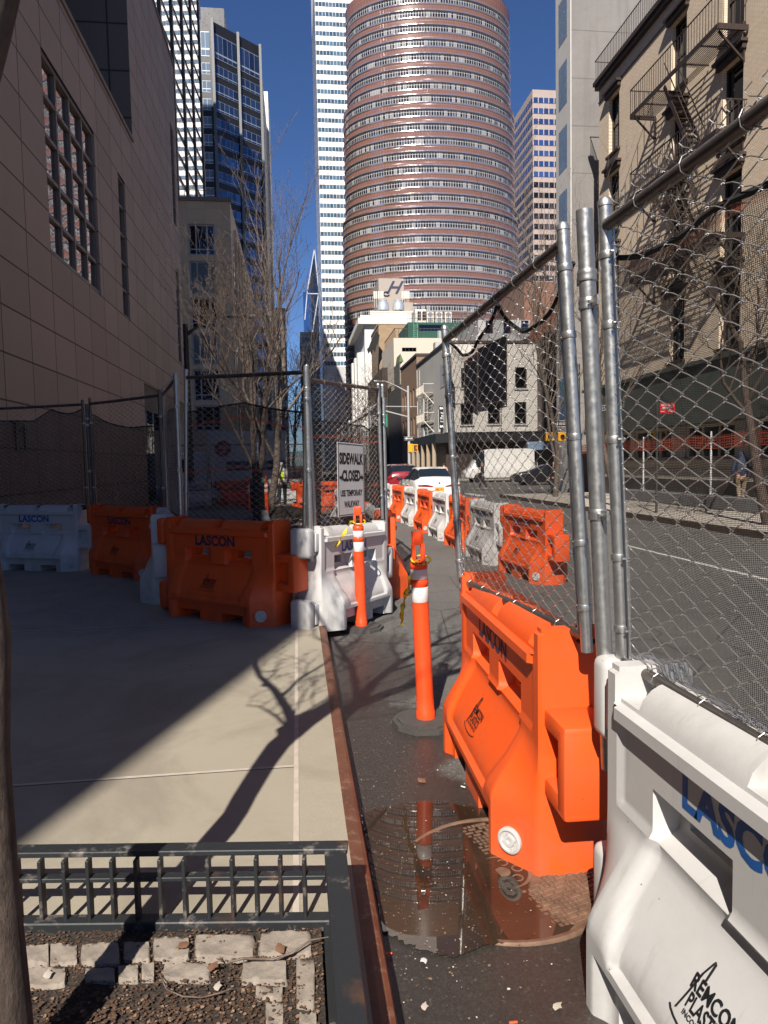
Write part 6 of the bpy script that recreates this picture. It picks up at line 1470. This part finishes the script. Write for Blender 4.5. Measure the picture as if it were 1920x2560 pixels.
p = PY(1110, 1165, 47); person('pedestrian in a pink beige coat walking behind the white sedan towards the bar', (p.x, 47, 0), .3, 1.72, mat('pink_coat', (.55, .33, .24), .8, ns=15, na=.1), dkc, dkc, .2, .1, .1)
p = PY(1206, 1170, 43); person('dark dressed cyclist like figure crossing in front of the white van', (p.x, 43, 0), 1.4, 1.74, dkc, dkc, dkc, .2, .1, .26)

# ------------------------------------------------------------------ street furniture
def pole(name, label, cat, px, Y, z1, r, m, group=None, z0=0.0):
    p = PY(px, 1200, Y); t = thing(name, label, cat, (p.x, Y, z0), 0, group)
    b = MB(); b.tube([(0, 0, 0), (0, 0, z1)], [r*1.15, r*.8], 12); b.lathe([(r*2, 0), (r*2, .12), (r*1.3, .3), (r*1.2, .5)], 12); b.build('pole', m, t, smooth=40); return t, p
gp = mat('grey_pole_paint', (.40, .40, .39), .5, .2, ns=2, na=.1)
t, p = pole('street_lamp', 'grey street lamp pole with curved arm, one way sign and yellow walk signal', 'street lamp', 1024, 67.0, 8.9, .13, gp, z0=.15)
e = PY(937, 953, 67)-p; e.y = 0; ez = PY(937, 953, 67).z-.15
b = MB(); b.tube([(0, 0, 8.3), (e.x*.35, 0, 8.9), (e.x*.7, 0, ez+.0), (e.x*.93, 0, ez)], [.07, .06, .05, .045], 8); b.build('arm', gp, t, smooth=40)
b = MB(); b.rbox(e.x-.1, e.x*.86, -.18, .18, ez-.12, ez+.08, .05); b.build('lamp_head', A['galv'], t)
b = MB(); b.bar((0, 0, 6.0), (-3.4, 0, 6.9), .10); b.bar((.9, 0, 6.95), (-4.5, 0, 7.05), .07); b.build('bracket', gp, t)
def oneway(t, x, y, z, w, h, left=True):
    b = MB(); b.rbox(x-w/2, x+w/2, y-.02, y, z-h/2, z+h/2, .004, 1); so = b.build('one_way_sign', A['ink'], t)
    b = MB(); s = -1 if left else 1; F = lambda q, r_: (x+s*q*w, y-.024, z+r_*h)
    b.face([b.vert(F(*v)) for v in ((-.38, -.17), (.18, -.17), (.18, -.36), (.44, 0), (.18, .36), (.18, .17), (-.38, .17))])
    b.build('arrow', A['signw'], so); b = MB(); b.text('ONE WAY', h*.27, frame((x-s*w*.08, y-.028, z), (1, 0, 0), (0, 0, 1)), .002); b.build('lettering', A['ink'], so)
    b = MB()
    for q in ((x-w/2, x+w/2, z-h/2, z-h/2+.02), (x-w/2, x+w/2, z+h/2-.02, z+h/2)): b.box(q[0], q[1], y-.025, y-.021, q[2], q[3])
    b.build('border', A['signw'], so)
q = PY(1022, 1096, 66.8); oneway(t, q.x-p.x, -.2, q.z-.15, .95, .32)
q = PY(1032, 1120, 66.8); b = MB(); b.rbox(q.x-p.x-.42, q.x-p.x-.0, -.25, .1, q.z-.4-.15, q.z+.4-.15, .04); b.rbox(q.x-p.x+.02, q.x-p.x+.48, -.25, .1, q.z-.35-.15, q.z+.35-.15, .03); hd = b.build('walk_signal', A['cary'], t)
b = MB(); b.box(q.x-p.x+.09, q.x-p.x+.41, -.27, -.251, q.z-.27-.15, q.z+.27-.15); b.build('display', A['framed'], hd)
hm = NT('walk_hand_light'); em = hm.n('Emission'); em.inputs[0].default_value = (1, .25, .05, 1); em.inputs[1].default_value = .8; hm.l(em.outputs[0], hm.out.inputs[0])
b = MB(); b.rbox(q.x-p.x+.28, q.x-p.x+.38, -.28, -.272, q.z-.12-.15, q.z+.12-.15, .003, 1); b.build('hand_symbol', hm.m, hd)
gpn = mat('street_name_green', (.02, .25, .13), .5)
q = PY(966, 1055, 66.8); b = MB(); b.box(q.x-p.x-.3, q.x-p.x+.1, -.1, -.05, q.z-.6, q.z+.6); b.build('street_name_sign', gpn, t)
t, p = pole('street_lamp', 'black street lamp with a long arm in front of the shaded beige block', 'street lamp', 478, 33.0, 8.0, .14, A['black'], z0=.15)
q = PY(600, 791, 33)-p; qz = PY(600, 791, 33).z-.15; b = MB(); b.tube([(0, 0, 7.5), (q.x*.3, 0, 8.05), (q.x*.6, 0, qz-.05), (q.x, 0, qz)], [.09, .07, .05, .05], 8); b.build('arm', A['black'], t, smooth=40)
b = MB(); b.rbox(q.x-.1, q.x+.75, -.14, .14, qz-.1, qz+.07, .05); b.build('lamp_head', A['black'], t)
# signal pole at the near corner, behind the post cluster
t, p = pole('signal_pole', 'traffic signal pole with yellow signals and a one way sign behind the post cluster', 'traffic signal', 1446, 33.0, 6.2, .10, A['galvd'], z0=.15)
for (px, py, h_, lab) in ((1427, 1047, .75, 'signal_head'), (1372, 1092, .42, 'walk_signal'), (1402, 1092, .42, 'walk_signal')):
    q = PY(px, py, 32.8); b = MB(); b.rbox(q.x-p.x-.19, q.x-p.x+.19, -.4, -.1, q.z-h_-.15+h_*.5, q.z+h_*.5-.15, .03); sh = b.build(lab, A['cary'], t)
    for k in range(3 if lab == 'signal_head' else 1):
        b = MB(); b.M = frame((q.x-p.x, -.41, q.z-.15-(k-1)*.24 if lab == 'signal_head' else q.z-.15), (1, 0, 0), (0, 0, 1)); b.lathe([(.10, 0), (.10, .06), (.085, .06), (.08, .005), (.001, .005)], 14); b.build('lens', A['ink'], sh)
q = PY(1405, 1059, 32.8); oneway(t, q.x-p.x, -.15, q.z-.15, .78, .28)
q = PY(1424, 969, 32.8); b = MB(); b.box(q.x-p.x-.32, q.x-p.x+.32, -.1, -.07, q.z-.22, q.z-.02); b.build('street_name_sign', gpn, t)
b = MB(); b.bar((0, 0, 2.8), (-1.4, -.1, 2.85), .06); b.bar((0, 0, 4.3), (-.9, -.1, 4.35), .05); b.build('bracket', A['galvd'], t)
# no standing sign
g = G(1641, 1282, .15); t = thing('no_standing_sign', 'red no standing sign on a slim pole on the far sidewalk', 'sign', (g.x, g.y, .15)); q = PY(1667, 1021, g.y)
b = MB(); b.box(-.03, .03, -.02, .02, 0, q.z+.25-.15); b.build('pole', A['galvd'], t)
dx, dz = q.x-g.x, q.z-.15; b = MB(); b.rbox(dx-.235, dx+.235, -.04, -.025, dz-.155, dz+.155, .004, 1); so = b.build('panel', mat('sign_red', (.50, .012, .02), .5), t)
b = MB(); F = lambda x, z: frame((dx+x, -.046, dz+z), (1, 0, 0), (0, 0, 1))
b.text('NO STANDING', .072, F(0, .085), .003, sx=.84); b.text('ANYTIME', .072, F(-.05, .0), .003, sx=.84); b.build('lettering', A['signw'], so)
b = MB(); b.bar((dx-.18, -.046, dz-.09), (dx+.14, -.046, dz-.09), .012); b.face([b.vert((dx+x, -.047, dz-.09+z)) for x, z in ((.14, -.03), (.20, 0), (.14, .03))]); b.face([b.vert((dx+x, -.047, dz-.09+z)) for x, z in ((-.18, -.03), (-.18, .03), (-.21, 0))]); b.build('arrow', A['signw'], so)
g = PY(1392, 1112, 69); tag((lambda b: (b.rbox(-3.0, 3.4, 0, 1.4, -.5, .35, .05), b.build('shop_awning', mat('blue_awning', (.16, .22, .32), .6, ns=1, na=.4), loc=tuple(g)))[1])(MB()), 'blue and white shop awning behind the signal pole across the avenue', 'awning')
# ------------------------------------------------------------------ clutter inside the site
def dcopy(src, x, y, z, rz, lab, tilt=0):
    c = copy_tree(src); c.location = (x, y, z); c.rotation_euler = (0, tilt, rz); c['label'] = lab; return c
d0 = [o for o in bpy.data.objects if o.name.startswith('delineator_post')][0]
for px, py, lab in ((622, 1303, 'dim orange and white post inside the site, left of the dark tree trunk'), (668, 1301, 'dim orange and white post inside the site, right of the dark tree trunk'), (120, 1258, 'dim orange post against the stone wall behind the leftmost fence'), (352, 1250, 'dim orange post behind the shaded fence near the garage entrance')):
    g = G(px, py, .15); dcopy(d0, g.x, g.y, .15, 1.0, lab, .04)
def lump(name, label, cat, loc, s, m, seed, group=None, n=3):
    bm = bmesh.new(); bmesh.ops.create_icosphere(bm, subdivisions=n, radius=1); R = random.Random(seed); ph = [R.uniform(0, 6) for _ in range(6)]
    for v in bm.verts:
        c = v.co.copy(); k = 1+.16*sin(c.x*3+ph[0])*cos(c.y*4+ph[1])+.08*sin(c.z*7+c.x*6+ph[2]); v.co = Vector((c.x*s[0]*k, c.y*s[1]*k, max(-.3, c.z)*s[2]*k))
    b = MB(); b.bm(bm); return tag(b.build(name, m, smooth=70, loc=loc), label, cat, group)
tb = mat('white_tarp', (.42, .40, .37), .8, ns=5, na=.15, bump=.5, bs=9, bd=.04)
g = G(470, 1265, .2); lump('bulk_sack', 'pale bulk sack in shade behind the edge-on fence panel', 'sack', (g.x, g.y, .4), (.55, .5, .55), tb, 1, 'pale sacks and tarps in the shaded site')
g = G(300, 1245, .2); lump('tarp_heap', 'low pale tarp heap behind the shaded orange barrier', 'tarp', (g.x, g.y, .22), (1.1, .8, .30), tb, 2, 'pale sacks and tarps in the shaded site')
g = G(400, 1240, .2); lump('tarp_heap', 'pale heap with a black patch beside the garage entrance', 'tarp', (g.x, g.y, .25), (.8, .7, .55), tb, 3, 'pale sacks and tarps in the shaded site')
g = G(720, 1290, .2); lump('dirt_mound', 'dark mound of dirt at the foot of the sunlit tree', 'dirt mound', (g.x, g.y, .1), (1.0, .9, .38), A['soil'], 4)
b = MB(); b.rbox(-1.1, 1.1, -.6, .6, 0, .22, .02); o = b.build('concrete_slab', mat('slab_grey', (.15, .15, .155), .8, ns=3, na=.2), loc=(-1.9, 19.5, .25)); o.rotation_euler = (.16, .03, .1); tag(o, 'grey broken slab lying tilted in the shaded site', 'slab')
p = PY(668, 1230, 25.2); t = thing('green_bin', 'dull green bin half hidden by the trunks, left of the worker', 'bin', (p.x-.35, 25.5, .16)); b = MB(); b.lathe([(.30, 0), (.36, .95), (.37, 1.0)], 20); b.build('tub', mat('green_plastic', (.03, .13, .07), .5), t, smooth=40); b = MB(); b.lathe([(.39, 1.0), (.39, 1.06), (.2, 1.2), (.001, 1.22)], 20); b.build('lid', mat('green_plastic_lid', (.04, .16, .09), .5), t, smooth=40)
p = PY(792, 1200, 11.5); b = MB(); b.box(-.045, .045, -.045, .045, 0, 1.65); o = b.build('lumber_post', mat('raw_lumber', (.50, .33, .18), .8, ns=6, na=.2), loc=(p.x, 11.5, .15)); o.rotation_euler = (0, .015, 0); tag(o, 'upright raw lumber post just left of the sidewalk closed sign', 'lumber')
p = PY(868, 1275, 10.6); b = MB(); b.box(-.45, .45, -.02, .02, 0, .8); o = b.build('plywood_sheet', mat('plywood', (.36, .20, .09), .8, ns=3, na=.3), loc=(p.x, 10.6, .12)); o.rotation_euler = (-.25, 0, .3); tag(o, 'brown plywood sheet leaning below the sidewalk closed sign', 'plywood')
st_ = NT('barricade_stripes'); x_, y_, z_ = st_.xyz(); sf = st_.math('GREATER_THAN', st_.math('FRACT', st_.math('MULTIPLY', st_.math('ADD', x_, z_), 3.3)), .5); st_.bsdf(st_.mix(sf, (.75, .73, .7), (.7, .09, .02)), .5)
p = PY(822, 1262, 12.0); t = thing('barricade', 'folding barricade with orange and white diagonal stripes leaning in the site', 'barricade', (p.x, 12.0, .15), .35); b = MB(); b.M = Matrix.Rotation(-.3, 4, 'X'); b.box(-.3, .3, -.012, .012, .5, .75); b.box(-.3, .3, -.012, .012, .15, .38); b.build('board', st_.m, t)
b = MB(); b.M = Matrix.Rotation(-.3, 4, 'X')
for x in (-.27, .27): b.box(x-.02, x+.02, .013, .04, 0, .9)
b.build('leg', A['galv'], t)
